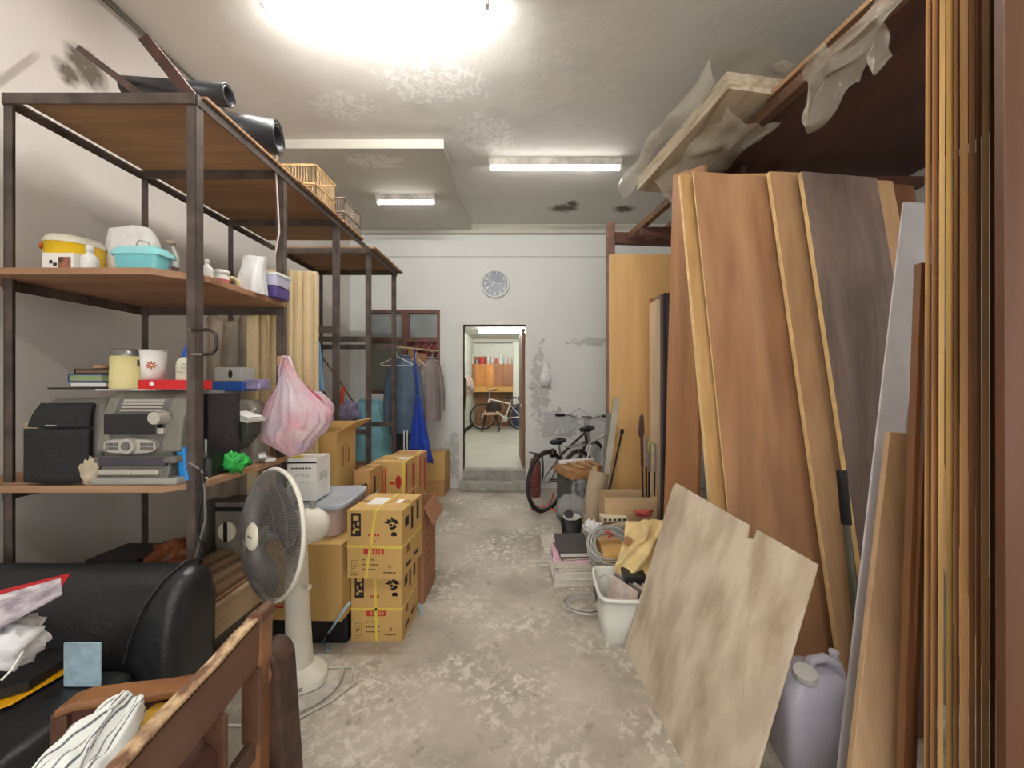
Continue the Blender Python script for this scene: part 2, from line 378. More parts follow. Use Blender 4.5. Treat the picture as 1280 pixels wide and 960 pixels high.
# doorway frame and the open leaf
fr = MB(); fw = .055
fr.bx(DX0-fw, DX0, YB-.012, YB+TH, DZ0-.1, DZ1+fw); fr.bx(DX1, DX1+fw*.7, YB-.012, YB+TH, 0.02, DZ1+fw); fr.bx(DX0, DX1, YB-.012, YB+TH, DZ1, DZ1+fw)
d = ST('door_1', fr, mat('white painted frame', (228,224,218), .5, var=.06))
leaf = MB(TR((DX1-.005, YB+TH+.01, 0)) @ R(94))
leaf.bx(0, .8, 0, .04, DZ0+.02, DZ1-.03)
lf = leaf.build('door_leaf', wood('brown door wood', (140,100,74), (92,62,46)), d, bevel=.004)
lm = MB(TR((DX1-.005, YB+TH+.01, 0)) @ R(94)); lm.cyl((.1,.06,1.1), (.1,.04,1.1), .03); lm.cyl((.72,.06,1.2),(.72,.04,1.2),.03)
lm.build('door_handle', mat('dull metal', (160,155,148), .35, .8), d)
# window in the back wall
M_WFR = wood('window frame wood', (122,84,72), (92,62,54), rough=.6)
wn = MB()
def fr_rect(m, x0, x1, z0, z1, y0, y1, t):
    m.bx(x0, x0+t, y0, y1, z0, z1); m.bx(x1-t, x1, y0, y1, z0, z1); m.bx(x0+t, x1-t, y0, y1, z0, z0+t); m.bx(x0+t, x1-t, y0, y1, z1-t, z1)
fr_rect(wn, WX0, WX1, WZ0, WZ1, YB+.01, YB+.11, .045)
zm = PZ(424, YB); xm = PX(506, YB)
wn.bx(WX0, WX1, YB+.012, YB+.1, zm-.035, zm+.03); wn.bx(xm-.05, xm+.05, YB+.014, YB+.1, zm, WZ1-.03); wn.bx(xm-.04, xm+.03, YB+.014, YB+.1, WZ0, zm)
win = ST('window_1', wn, M_WFR)
M_FROST = mat('frosted dusty glass', (150,156,156), .35, var=.12, scale=5)
MB().bx(WX0+.04, xm-.03, YB+.05, YB+.056, zm+.02, WZ1-.04).build('window_pane', M_FROST, win)
MB().bx(xm+.03, WX1-.04, YB+.05, YB+.056, zm+.02, WZ1-.04).build('window_pane', M_FROST, win)
MB().bx(WX0+.04, xm-.03, YB+.05, YB+.056, WZ0+.04, zm-.02).build('window_pane', mat('grey green glass', (118,120,108), .3, var=.1, scale=3), win)
MB().bx(xm+.03, WX1-.04, YB+.06, YB+.075, WZ0+.04, zm-.02).build('window_board', wood('tan board', (202,158,112), (170,122,84)), win)
rd = random.Random(3)
MB().sheet(lambda u, v: (xm+.03+(WX1-xm-.07)*u, YB+.045+.012*math.sin(17*u+5*v)+.012*noise.noise(Vector((u*6, v*6, 0))), zm-.03-(.06+.26*u*(1-.2*u))*v*(1+.15*math.sin(9*u))), 26, 16).build('window_curtain', mat('maroon plastic film', (132,70,66), .25, var=.4, scale=10, bump=.3), win, solid=.002)

# room beyond the doorway
YR, ZR, XRL, XRR = 11.1, DZ0, -1.46, 2.0
ZRC = 2.72
M_FARW = wall_mat('far room wall', (228,232,222), (206,212,202), .62)
ST('floor_far', MB().bx(XRL-.1, XRR+.1, YB+TH, YR+.1, ZR-.1, ZR-.003), mat('pale grey far floor', (190,190,178), .5, var=.06, scale=2), origin=(0,8,0))
ST('ceiling_far', MB().bx(XRL-.1, XRR+.1, YB+TH, YR+.1, ZRC, ZRC+.1), M_SOFF, origin=(0,8,ZRC))
ST('wall_far_left', MB().bx(XRL-.1, XRL, YB+TH, YR, ZR-.003, ZRC), M_FARW, origin=(XRL,8,0))
ST('wall_far_right', MB().bx(XRR, XRR+.1, YB+TH, YR, ZR-.003, ZRC), M_FARW, origin=(XRR,8,0))
ST('wall_far_back', MB().bx(XRL-.1, XRR+.1, YR, YR+.1, ZR-.003, ZRC), M_FARW, origin=(0,YR,0))
ST('baseboard_left', MB().bx(XRL, XRL+.012, YB+TH+.5, YR, ZR-.003, ZR+.1), mat('black skirting', (52,46,42), .5), origin=(XRL,8,ZR))
ST('trim_6', MB().bx(XRL, XRR, YR-.25, YR, ZRC-.1, ZRC), M_SOFF, origin=(0,YR,ZRC))

# ------------------------------------------------------------------ ceiling lamps (tubes)
def tube_lamp(label, x0, x1, y, zc, emit, hang=.055, group=None, dirty=False, rot=0):
    c = ((x0+x1)/2, y, zc); t = T('tube_lamp', label, 'lamp', c, group)
    body = mat('lamp housing', (212,206,196), .5, var=.25, scale=7) if dirty else mat('clean lamp housing', (236,236,232), .4, var=.03)
    MB().prism([(x0, y-.06, zc), (x0, y+.06, zc), (x0, y+.03, zc-hang*.7), (x0, y-.03, zc-hang*.7)], (x1-x0, 0, 0)).build('housing', body, t, bevel=.003)
    for x in (x0, x1-.02): MB().bx(x, x+.02, y-.018, y+.018, zc-hang-.02, zc-hang*.7).build('lamp_holder', M_WHITEP, t, bevel=.003)
    tm = mat('lit tube %g' % emit, (255,252,246), emit=emit) if emit else mat('unlit glass tube', (250,250,246), .2, var=.01)
    MB().cyl((x0+.02, y, zc-hang), (x1-.02, y, zc-hang), .014, n=14).build('tube', tm, t)
    return t
tube_lamp('brightly lit long fluorescent tube lamp overhead at the top edge', -1.42, -.19, 2.075, ZC, E_TUBE1, hang=.115)
tube_lamp('long fluorescent lamp with dusty housing on the ceiling, right of the short one', -.34, .94, 3.72, ZC, 11, hang=.08, dirty=True)
tube_lamp('short fluorescent lamp on the lowered ceiling slab left of the clock', PX(471,4.27), PX(545,4.27), 4.27, ZC-.08, 8, hang=.07, dirty=True)
tube_lamp('unseen fluorescent lamp added for fill on the ceiling behind the photographer', -.7, .54, -.75, ZC, E_TUBE_FILL, group='added fill lamps behind')
tube_lamp('lit tube lamp on the ceiling inside the room beyond the doorway', PX(598,9.1), PX(655,9.1)+.3, 9.1, ZRC, E_FAR)
tube_lamp('lit tube lamp near the doorway inside the room beyond', -.9, .3, 6.6, ZRC, E_FAR)
# ================================================================== LEFT: steel shelving
XF, XBK = -1.35, -2.14
PD = [1.58, 2.15, 2.78, 3.36, 4.02]
rack = T('shelving_rack', 'tall brown steel angle shelving rack with plywood shelves along the left wall', 'shelving', (XF-.4, 2.8, 0))
M_PLY = wood('brown plywood shelf', (184,146,108), (150,112,82), 'x', rough=.7)
M_PLYE = wood('orange plywood shelf', (182,138,104), (146,106,78), 'x', rough=.6)
def angle_post(x, y, sx, m, z1):
    m.bx(min(x, x+sx*.038), max(x, x+sx*.033), y, y+.004, 0, z1); m.bx(x-.002, x+.002, y, y+.035, 0, z1)
ZT = CH+1.2
for i, y in enumerate(PD):
    for x, s in ((XF, -1), (XBK, 1)):
        m = MB(); angle_post(x, y, s, m, ZT)
        pass
        m.build('post', M_STEEL, rack)
# rails
def rail(a, b, w=.006, h=.045, nm='rail'):
    m = MB(); m.beam(a, b, w, h); m.build(nm, M_STEEL, rack, bevel=.001)
for x in (XF+.004, XBK-.004):
    rail((x, PD[0], ZT-.022), (x, PD[4]+.045, ZT-.022))
for y in PD: rail((XBK, y-.004, ZT-.022), (XF, y-.004, ZT-.022), .008)
ZM, ZL, ZB = CH+.44, CH-.40, .47
for z in (ZM-.022, ZL-.052, ZB-.045):
    rail((XBK-.004, PD[0], z), (XBK-.004, PD[1]+.045, z))
    rail((XBK, PD[1]+.008, z), (XF, PD[1]+.008, z), .008)
for y in PD[2:]:
    for z in (CH+.405, CH-.405): rail((XBK, y-.004, z), (XF, y-.004, z), .008, .05, 'crossbar')
for a, b in ((2, 4),): 
    for z in (CH+.38, CH-.38): rail((XBK-.004, PD[a], z), (XBK-.004, PD[b], z), nm='crossbar')
# top boards (underside seen), second one beyond a gap
MB().bx(XBK+.02, XF+.02, PD[0]+.03, PD[1]+.1, ZT, ZT+.012).build('top_board', M_PLY, rack)
MB().bx(XBK+.02, XF+.03, PD[1]+.103, 3.17, ZT, ZT+.012).build('top_board', M_PLY, rack)
MB().bx(XBK-.06, XF+.05, 3.36, 4.12, ZT+.002, ZT+.016).build('top_board', M_PLY, rack)
m = MB(); m.prism([(XBK-.2, PD[0]-.06, ZM), (XF-.13, PD[0]-.06, ZM), (XF+.005, PD[0]+.06, ZM), (XF+.005, PD[1]+.02, ZM), (XBK-.2, PD[1]+.02, ZM)], (0,0,.028)); m.build('shelf_board', M_PLYE, rack, bevel=.002)
m = MB(); m.prism([(XBK-.2, PD[0]-.05, ZL-.028), (XF-.09, PD[0]-.05, ZL-.028), (XF+.012, PD[0]+.05, ZL-.028), (XF+.012, PD[1]+.04, ZL-.028), (XBK-.2, PD[1]+.04, ZL-.028)], (0,0,.028)); m.build('shelf_board', wood('pale shelf edge', (196,158,122), (150,112,82), 'x', rough=.7), rack, bevel=.002)
MB().bx(XBK-.1, XF+.01, PD[0]+.01, PD[1]+.1, ZB-.022, ZB).build('shelf_board', M_PLY, rack, bevel=.002)
# loose bars sticking up from the top
tag(MB().beam(P(98,60,1.9)+Vector((0,0,0)), P(180,122,1.62), .03, .012, (0,1,0)).build('angle_bar', M_DKBR), 'thin brown metal bar jutting up from the left end of the rack top', 'metal bar')
tag(MB().beam(P(181,48,1.62), P(240,122,1.6), .045, .02, (0,1,0)).build('angle_bar', M_DKBR), 'wider brown metal bar jutting up at the front corner of the rack top', 'metal bar')
# ceiling cables along the left wall
for k in range(3):
    pts = [Vector((XL+.02+.03*k, y, ZC-.02-.012*k+.01*math.sin(y*3+k))) for y in [x*.3 for x in range(0, 18)]]
    tag(MB().tube(pts, .006, 6).build('electrical_cable', mat('grey cable', (120,114,108), .6)), 'grey cable of three running along the top of the left wall', 'cable', 'cables along the left wall top')
# rolls of black vinyl on the rack top
M_VINYL = mat('black vinyl roll', (52,52,58), .3, var=.2, scale=6)
def vinyl(c, d, L, r, turns, label):
    m = MB(); n = 26; vs = []; d = Vector(d).normalized(); u = d.cross(Vector((0,0,1))).normalized(); v = u.cross(d); k = int(n*turns)
    for s in (0, 1):
        for i in range(k+1):
            a = 2*math.pi*i/n; rr = r*(1-.22*i/n/ max(turns,1)*1.6); vs.append(Vector(c)+d*(L*s)+u*(rr*math.cos(a))+v*(rr*math.sin(a)))
    m.add(vs, [(i, i+1, i+1+k+1, i+k+1) for i in range(k)], True)
    t = tag(m.build('vinyl_roll', M_VINYL, solid=.006), label, 'roll'); return t
vinyl(P(286,120,1.86)+Vector((0,0,.0)), (-1,-.1,0), .45, .052, 1.9, 'smaller rolled black vinyl sheet on the rack top, behind the larger roll')
vinyl(P(330,155,1.98)+Vector((0,.12,0)), (-1,-.25,.02), .5, .092, 2.3, 'larger rolled black vinyl mat with crumpled open end on the rack top')
# bird cages
M_BAM = mat('bamboo', (206,172,122), .6, var=.2, scale=20); M_BAMD = mat('grey bamboo', (150,132,116), .6, var=.2, scale=20)
def cage(c, sx, sy, h, m_, label):
    t = T('birdcage', label, 'birdcage', c); x, y, z = c
    m = MB()
    for zz in (0, h*.4, h):
        for a, b in (((-1,-1),(1,-1)), ((1,-1),(1,1)), ((1,1),(-1,1)), ((-1,1),(-1,-1))):
            m.beam((x+a[0]*sx/2, y+a[1]*sy/2, z+zz+.006), (x+b[0]*sx/2, y+b[1]*sy/2, z+zz+.006), .01, .012)
    m.build('cage_frame', m_, t)
    m = MB(); n = 14
    for i in range(n+1):
        f = i/n-.5
        for yy in (-.5, .5): m.cyl((x+f*sx, y+yy*sy, z), (x+f*sx, y+yy*sy, z+h), .0022, n=5)
        for xx in (-.5, .5): m.cyl((x+xx*sx, y+f*sy, z), (x+xx*sx, y+f*sy, z+h), .0022, n=5)
        m.cyl((x+f*sx, y-sy/2, z+h+.01), (x+f*sx, y+sy/2, z+h+.01), .0022, n=5)
    m.build('bars', m_, t)
    MB().bx(x-sx/2, x+sx/2, y-sy/2, y+sy/2, z+.001, z+.012).build('tray', m_, t)
    m = MB(); m.tube([(x, y, z+h), (x, y, z+h+.04)]+[(x+.02*math.sin(a*.5), y, z+h+.06-.02*math.cos(a*.5)) for a in range(0, 9)], .003, 6); m.build('hook', M_STEEL, t)
cage((XF-.12, 2.60, ZT+.013), .26, .26, .2, M_BAM, 'pale bamboo birdcage on the rack top, nearer of two cages')
cage((XF-.11, 2.98, ZT+.013), .26, .28, .17, M_BAMD, 'greyish bamboo birdcage on the rack top, farther of two cages')

# ------------------------------------------------------------------ generic builders
def bottle(label, c, h, r, bodym, capm, cap_h=.03, cap_r=None, neck=.4, name='bottle', liquid=None, cat='bottle', group=None, band=None):
    t = T(name, label, cat, c, group); cap_r = cap_r or r*neck*1.15
    hb = h-cap_h
    MB().lathe([(0,0), (r*.93,0), (r,.006), (r,hb*.68), (r*.92,hb*.76), (r*neck,hb*.93), (r*neck,hb)], c, 24).build('bottle_body', bodym, t)
    MB().lathe([(0,0), (cap_r,0), (cap_r,cap_h*.9), (cap_r*.85,cap_h), (0,cap_h)], Vector(c)+Vector((0,0,hb-.002)), 18).build('cap', capm, t)
    if liquid: MB().lathe([(0,.004), (r*.9,.004), (r*.9,hb*.35), (0,hb*.35)], c, 20).build('liquid', liquid, t)
    if band: MB().lathe([(r*1.015,hb*.2), (r*1.015,hb*.55)], c, 24, caps=False).build('bottle_label', band, t)
    return t
def scrib(m, x0, x1, z0, z1, y, rows, mi, seed=0, dens=.8, thick=.55):
    """rows of small printed marks on a fronto-facing panel (illegible at the photo's size)"""
    rd = random.Random(seed); m.m = mi; hh = (z1-z0)/rows
    for r in range(rows):
        x = x0
        while x < x1:
            wd = hh*(.4+rd.random()*.7)
            if rd.random() < dens and x+wd <= x1: m.bx(x, x+wd*.75, y-.0008, y, z1-(r+thick)*hh, z1-r*hh-.1*hh)
            x += wd
    m.m = 0
M_RED = mat('red print', (196,52,42), .6); M_INK = mat('black print', (44,40,36), .6); M_PAPER = mat('white paper', (236,234,230), .7, var=.04)
M_LABELW = mat('white label', (240,238,232), .6, var=.02)
# ------------------------------------------------------------------ middle shelf goods
zm = ZM+.0285
def at_z(px, py, z):
    D = (CH-z)*F/(py-CY); return Vector((PX(px, D), D, z))
# yellow tub
D = 1.66; c = (PX(71,D), D+.07, zm); t = T('storage_tub', 'round yellow plastic tub with cream lid and orange handle on the middle shelf', 'tub', c)
r = .094; TH_ = .03
MB().lathe([(0,0), (r*.9,0), (r*.97,.05), (r,.155), (0,.155)], c, 36).build('tub_body', mat('yellow plastic', (240,196,40), .35, var=.04), t)
MB().lathe([(r*1.02,.152), (r*1.03,.166), (r*.9,.185), (r*.4,.196), (0,.197)], c, 36).build('lid', M_CREAM, t)
MB().box((c[0]-.066, c[1]-.072, zm+.135), (.05,.012,.018), R(-40)).build('handle', mat('orange plastic', (204,96,30), .4), t, bevel=.005)
x0, x1 = PX(60,1.62), PX(99,1.62); m = MB(); m.bx(x0, x1, 1.60, 1.655, zm, zm+.085)
m.m = 1; m.bx(x0+.03, x0+.043, 1.5992, 1.6, zm+.04, zm+.055); m.bx(x0+.046, x0+.062, 1.5992, 1.6, zm+.03, zm+.044)
m.m = 2; m.bx(x0+.068, x1-.012, 1.5992, 1.6, zm+.02, zm+.068)
tag(m.build('label_box', [M_LABELW, M_INK, mat('brownish picture print', (176,116,96), .6, var=.4, scale=30)], bevel=.004), 'small white box with dark print in front of the yellow tub', 'box')
bottle('small white plastic bottle standing between the yellow tub and the white bag', (PX(109,1.62), 1.63, zm), .128, .028, mat('translucent white plastic', (232,230,228), .3, var=.02), M_WHITEP)
# white paper wrapped package
m = MB(); c = Vector((PX(146,1.74), 1.83, zm))
m.loft([(c, .1, .05), (c+Vector((0,0,.08)), .11, .055), (c+Vector((-.005,0,.17)), .118, .05), (c+Vector((-.01,0,.22)), .12, .035), (c+Vector((-.03,0,.28)), .09, .018)], 40, 3, .05, 7, 4, rough=.012)
tag(m.build('paper_bag', mat('crumpled white paper', (238,236,232), .7, var=.05, scale=20, bump=.4), sub=1), 'white crumpled paper package behind the turquoise box', 'package')
# turquoise box
c = Vector((PX(174,1.64), 1.66, zm)); t = T('plastic_box', 'turquoise plastic box with lid and wire handle on the middle shelf', 'box', c)
M_TEAL = mat('turquoise plastic', (126,206,214), .3, var=.04)
MB().loft([(c, .085,.04), (c+Vector((0,0,.085)), .098,.048)], 40, 5).build('box_body', M_TEAL, t, bevel=.002)
MB().loft([(c+Vector((0,0,.085)), .106,.055), (c+Vector((0,0,.1)), .106,.055), (c+Vector((0,0,.122)), .085,.04), (c+Vector((0,0,.128)), .02,.01)], 40, 5).build('lid', mat('pale turquoise plastic', (150,220,224), .3, var=.03), t)
MB().tube([c+Vector((-.035,0,.12)), c+Vector((-.03,0,.15)), c+Vector((-.02,0,.16)), c+Vector((.02,0,.15)), c+Vector((.03,0,.12))], .003, 6).build('handle', mat('steel wire', (190,190,188), .3, .7), t)
bottle('clear glass bottle with brown liquid on the middle shelf beside the turquoise box', (PX(208,1.68), 1.7, zm), .172, .03, M_GLASS, mat('brown cap', (170,150,130), .4), .016, neck=.5, liquid=mat('brown syrup', (112,62,44), .2))
tag(MB().blob((PX(8,1.66), 1.68, zm+.017), (.045,.05,.017), 3).build('black_pouch', M_BLACK), 'black pouch at the far left end of the middle shelf', 'pouch')
# beyond the first post on the middle shelf
bottle('slim white plastic bottle just right of the front rack post, middle shelf', (PX(259,1.74), 1.74, zm), .105, .022, M_WHITEP, M_WHITEP, .02)
bottle('small white jar with a pink label behind the slim white bottle', (PX(273,1.8), 1.82, zm), .078, .03, M_WHITEP, M_WHITEP, .018, .031, .9, name='jar', cat='jar', band=mat('pink label', (206,110,120), .5))
c = Vector((PX(287,1.9), 1.92, zm+.036)); m = MB(); Mx = R(90,'Y') @ R(20,'X')
m.lathe([(.02,-.03), (.036,-.03), (.036,.03), (.02,.03), (.02,-.03)], c, 28, M=R(25) @ R(90,'X'), caps=False); tag(m.build('tape_roll', mat('cream tape', (222,204,160), .5)), 'cream roll of tape lying on edge on the middle shelf', 'tape')
m = MB(); c = Vector((PX(310,1.93), 1.96, zm)); m.loft([(c, .06,.05), (c+Vector((0,0,.05)), .066,.05), (c+Vector((.005,0,.12)), .052,.035), (c+Vector((.01,0,.19)), .058,.014)], 36, 3.5, .08, 6, 9, rough=.014)
tag(m.build('plastic_bag', mat('white plastic bag', (234,234,236), .35, var=.06, bump=.3, scale=14), sub=1), 'crumpled white plastic bag standing on the middle shelf', 'bag')
c = Vector((PX(338,2.06), 2.08, zm)); t = T('storage_box', 'purple storage box carrying a clear lidded box, end of the middle shelf', 'box', c)
MB().bx(c.x-.055, c.x+.055, 2.02, 2.14, zm, zm+.06).build('drawer_box', mat('purple plastic', (92,72,140), .4), t, bevel=.006)
m = MB(); m.loft([(c+Vector((0,0,.062)), .058,.06), (c+Vector((0,0,.115)), .066,.068)], 36, 6); m.build('clear_tray', mat('lavender clear plastic', (200,200,224), .2, var=.03), t)
MB().loft([(c+Vector((0,0,.115)), .07,.072), (c+Vector((0,0,.128)), .07,.072)], 36, 6).build('lid', M_WHITEP, t)
# ------------------------------------------------------------------ lower shelf
zl = ZL+.0005
# stereo centre unit
D = 1.60
M_SG = mat('dark grey stereo plastic', (112,110,104), .4, var=.1); M_SB = mat('stereo black', (40,40,42), .25, var=.1); M_SS = mat('silver plastic', (196,192,182), .3, .3, var=.05)
X0, X1 = PX(119,1.545), PX(212,1.545); c = Vector(((X0+X1)/2, D+.13, zl)); st = T('stereo_system', 'grey mini stereo system with display, volume knob and button panel on the lower shelf', 'stereo', c)
H = PZ(489,D)-zl
prof = lambda x: [(x, D-.05, zl), (x, D-.055, zl+.02), (x, D-.03, zl+.12), (x, D-.035, zl+.125), (x, D-.02, zl+.25), (x, D+.01, zl+H-.03), (x, D+.05, zl+H), (x, D+.24, zl+H), (x, D+.24, zl)]
m = MB(); m.prism(prof(X0+.01), (X1-X0-.02, 0, 0)); m.build('case', M_SG, st, bevel=.006)
# side bulges
for xa, xb in ((X0-.012, X0+.035), (X1-.045, X1+.03)):
    m = MB(); pr = [(xa, D-.045, zl+.13), (xa, D-.03, zl+.26), (xa, D+.005, zl+H-.03), (xa, D+.05, zl+H+.001), (xa, D+.2, zl+H+.001), (xa, D+.2, zl+.13)]; m.prism(pr, (xb-xa, 0, 0)); m.build('side_panel', mat('grey olive plastic', (128,126,116), .35, var=.06), st, bevel=.01, seg=3)
m = MB(); m.bx(X0+.02, X1-.06, D-.045, D-.02, zl+.20, zl+.285); m.build('display', M_SB, st, bevel=.006)
m = MB()
for k in range(4): m.bx(X0+.055, X1-.075, D-.012+.005*k, D+.02, zl+.293+.0135*k, zl+.301+.0135*k)
m.build('cd_trays', M_SS, st)
Xm = (X0+X1)/2-.015
m = MB(); m.loft([], 3) if False else None
m = MB(); m.prism([Vector((Xm+.105*math.copysign(abs(math.cos(a))**.5, math.cos(a)), D-.052, zl+.155+.028*math.copysign(abs(math.sin(a))**.6, math.sin(a)))) for a in [i*math.pi/16 for i in range(32)]][::-1], (0,.02,0)); m.build('button_panel', M_SS, st)
for i in (-2.6, -1.8, 1.8, 2.6):
    for j in (0, 1): MB().bx(Xm+i*.032-.011, Xm+i*.032+.011, D-.057, D-.05, zl+.140+.017*j, zl+.152+.017*j).build('button', mat('grey buttons', (120,118,112), .4), st, bevel=.001)
MB().cyl((Xm, D-.051, zl+.157), (Xm, D-.066, zl+.157), .034, .03, 28).build('dial_ring', M_SS, st, bevel=.002)
MB().cyl((Xm, D-.066, zl+.157), (Xm, D-.071, zl+.157), .018, .016, 24).build('dial_button', M_SG, st)
MB().cyl((X1-.045, D-.03, zl+.27), (X1-.045, D-.075, zl+.27), .028, .025, 28).build('volume_knob', M_SS, st, bevel=.003)
MB().bx(X1-.055, X1-.03, D-.052, D-.03, zl+.205, zl+.228).build('square_button', M_SS, st, bevel=.003)
m = MB(); m.prism([(X0-.02, D-.06, zl), (X1+.03, D-.06, zl), (X1+.045, D+.04, zl), (X1+.045, D+.1, zl), (X0-.02, D+.1, zl)], (0,0,.028)); m.build('base_foot', mat('silver grey base', (166,164,156), .35, var=.05), st, bevel=.008)
m = MB(); m.prism([(X0-.01, D-.055, zl+.085), (X1+.02, D-.055, zl+.085), (X1+.055, D+.05, zl+.085), (X1+.055, D+.1, zl+.085), (X0-.01, D+.1, zl+.085)], (0,0,.03)); m.build('tape_deck_top', M_SG, st, bevel=.008)
m = MB(); m.bx(X0+.01, X1-.02, D-.056, D-.03, zl+.075, zl+.112); m.build('cassette_deck', mat('deck grey', (74,72,80), .25), st, bevel=.004)
m = MB(); m.bx(X0+.02, Xm+.01, D-.064, D-.04, zl+.04, zl+.062); m.bx(Xm+.014, X1-.04, D-.064, D-.04, zl+.04, zl+.062); m.build('deck_keys', M_SS, st, bevel=.004)
MB().bx(X1+.03, X1+.06, D+.06, D+.25, zl, zl+H-.01).build('side_case', M_SB, st, bevel=.004)
# speakers
def speaker(label, cx, y, wd, dp, h, rot=0):
    c = Vector((cx, y, zl)); t = T('loudspeaker', label, 'speaker', c); X = TR(c) @ R(rot)
    MB(X).loft([((0,0,0), wd/2,dp/2), ((0,0,h*.55), wd/2*1.04,dp/2), ((0,.01,h*.92), wd/2*.98,dp/2*.9), ((0,.02,h), wd/2*.8,dp/2*.7)], 40, 6).build('cabinet', M_SG, t)
    m = MB(X); 
    def f(u, v):
        z = .012+v*h*.62; x = (-.5+u)*wd*.93; return (x, -dp/2-.012-.022*math.sin(math.pi*u)*(1-.3*v)-.006, z)
    m.sheet(f, 12, 8); m.build('grille', mat('black grille cloth', (46,46,48), .8, var=.25, scale=160, detail=1), t, solid=.018)
    m = MB(X)
    def g(u, v):
        z = h*.67+v*h*.27; x = (-.5+u)*wd*(.9-.12*v); return (x, -dp/2-.01-.024*math.sin(math.pi*u)+.03*v*v, z)
    m.sheet(g, 12, 8); m.build('tweeter_cover', mat('black grille cloth', (46,46,48)), t, solid=.016)
    MB(X).bx(-.02, .02, -dp/2-.045, -dp/2-.03, h*.69, h*.705).build('badge', M_SS, t)
speaker('black cloth fronted speaker left of the stereo', PX(80,1.6)+.035, 1.67, .275, .2, .345, 0)
speaker('dark speaker tucked behind the front rack post, right of the stereo', PX(258,1.78), 1.90, .13, .2, .30, 0)
# left end small boxes and jar
x = PX(17,1.6)
for k in range(2):
    tag(MB().bx(x-.04, x+.035, 1.66+.005*k, 1.75, zl+.13+.056*k, zl+.185+.056*k).build('small_carton', mat('cream card', (222,202,160), .6), bevel=.002), ['lower cream carton stacked left of the speaker', 'upper cream carton stacked left of the speaker'][k], 'box')
bottle('clear plastic jar with red lid under the cream cartons', (x-.002, 1.70, zl), .13, .042, mat('milky clear plastic', (214,210,206), .25), mat('red lid', (182,60,56), .4), .03, .043, .95, name='jar', cat='jar')
tag(MB().blob((PX(103,1.53), 1.555, zl+.055), (.038,.022,.06), 8, .25).build('paper_packet', mat('beige paper', (204,188,164), .7, var=.15, scale=18, bump=.3)), 'crumpled beige paper packet leaning between speaker and stereo', 'packet')
# on the stereo: folders, books, cup, tin, red box, glue
zs = zl+H+.002
def slab(name, label, cx, cy, z, sx, sy, sz, rot, m_, cat, pages=None, bevel=.001, group=None, tilt=0):
    """book or board; with pages: covers around a paler block"""
    c = Vector((cx, cy, z)); X = TR(c) @ R(rot) @ R(tilt, 'Y')
    if not pages:
        m = MB(X); m.bx(-sx/2, sx/2, -sy/2, sy/2, 0, sz); return tag(m.build(name, m_, bevel=bevel), label, cat, group)
    t = T(name, label, cat, c, group)
    m = MB(X); m.bx(-sx/2, sx/2, -sy/2, sy/2, 0, sz*.14); m.bx(-sx/2, sx/2, -sy/2, sy/2, sz*.86, sz); m.bx(-sx/2, -sx/2+.003, -sy/2, sy/2, sz*.14, sz*.86); m.build('cover', m_, t)
    MB(X).bx(-sx/2+.003, sx/2-.004, -sy/2+.003, sy/2-.004, sz*.14, sz*.86).build('pages', pages, t)
    return t
slab('folder', 'flat black folder lying on top of the speaker and stereo', PX(118,1.7), 1.76, zs+.006, .30, .2, .007, 8, M_BLACK, 'folder')
slab('magazine', 'thin pale magazine lying on the stereo under the cups', PX(165,1.66), 1.72, zs, .27, .17, .006, -2, M_PAPER, 'magazine')
bl = mat('blue cover', (40,78,160), .4); 
xb = PX(118,1.72)
slab('book', 'grey booklet at the bottom of the pile on the stereo', xb, 1.75, zs+.014, .15, .12, .022, 4, mat('grey cover', (120,112,108), .5), 'book', M_PAPER)
slab('book', 'blue covered book in the pile on the stereo', xb-.01, 1.75, zs+.037, .17, .11, .036, -6, bl, 'book', mat('greenish page block', (160,176,130), .7))
slab('book', 'black covered book on top of the pile on the stereo', xb, 1.75, zs+.074, .13, .1, .022, 10, M_BLACK, 'book', mat('brownish pages', (120,96,70), .7))
tag(MB().lathe([(0,0), (.022,0), (.026,.008), (.022,.018), (0,.02)], (xb+.01, 1.74, zs+.0965), 20).build('round_tin', mat('tan tin', (190,144,112), .5)), 'little round tan tin on the black book', 'tin')
c = Vector((PX(148,1.62), 1.67, zs+.0065)); t = T('tea_tin', 'cream cylindrical tin with dark and silver lid on the stereo', 'tin', c)
MB().lathe([(0,0), (.064,0), (.066,.005), (.063,.14), (0,.14)], c, 36).build('tin_body', mat('pale yellow paper', (222,210,150), .5, var=.03), t)
MB().lathe([(.0605,.138), (.0605,.166), (.056,.17), (0,.17)], c, 36).build('lid', mat('brushed metal lid', (150,148,144), .25, .6, var=.3, scale=6), t)
MB().lathe([(.0612,.143), (.0612,.165)], c, 36, caps=False).build('lid_band', mat('navy band', (50,48,60), .3), t) if False else None
c0 = Vector((PX(205,1.62), 1.66, zs)); m = MB(); m.bx(PX(172,1.595), PX(237,1.595), 1.595, 1.71, zs+.0065, zs+.045); m.m = 1; m.bx(PX(187,1.595), PX(192,1.595), 1.5942, 1.595, zs+.022, zs+.038); m.m = 0
tag(m.build('red_box', [mat('red card', (206,36,40), .4, var=.04), M_PAPER], bevel=.002), 'flat red box on the stereo under the paper cup and glue bottle', 'box')
zr = zs+.0455
c = Vector((PX(182,1.62), 1.655, zr)); t = T('paper_cup', 'white paper cup with an orange emblem on the red box', 'cup', c)
MB().lathe([(0,.004), (.036,.004), (.036,0), (.038,0), (.045,.125), (.043,.125), (.037,.01)], c, 36, caps=False).build('cup_body', M_PAPER, t)
MB().tube([c+Vector((.045*math.cos(a), .045*math.sin(a), .125)) for a in [i*math.pi/12 for i in range(24)]], .003, 6, True).build('rim', M_WHITEP, t)
m = MB(R(0))
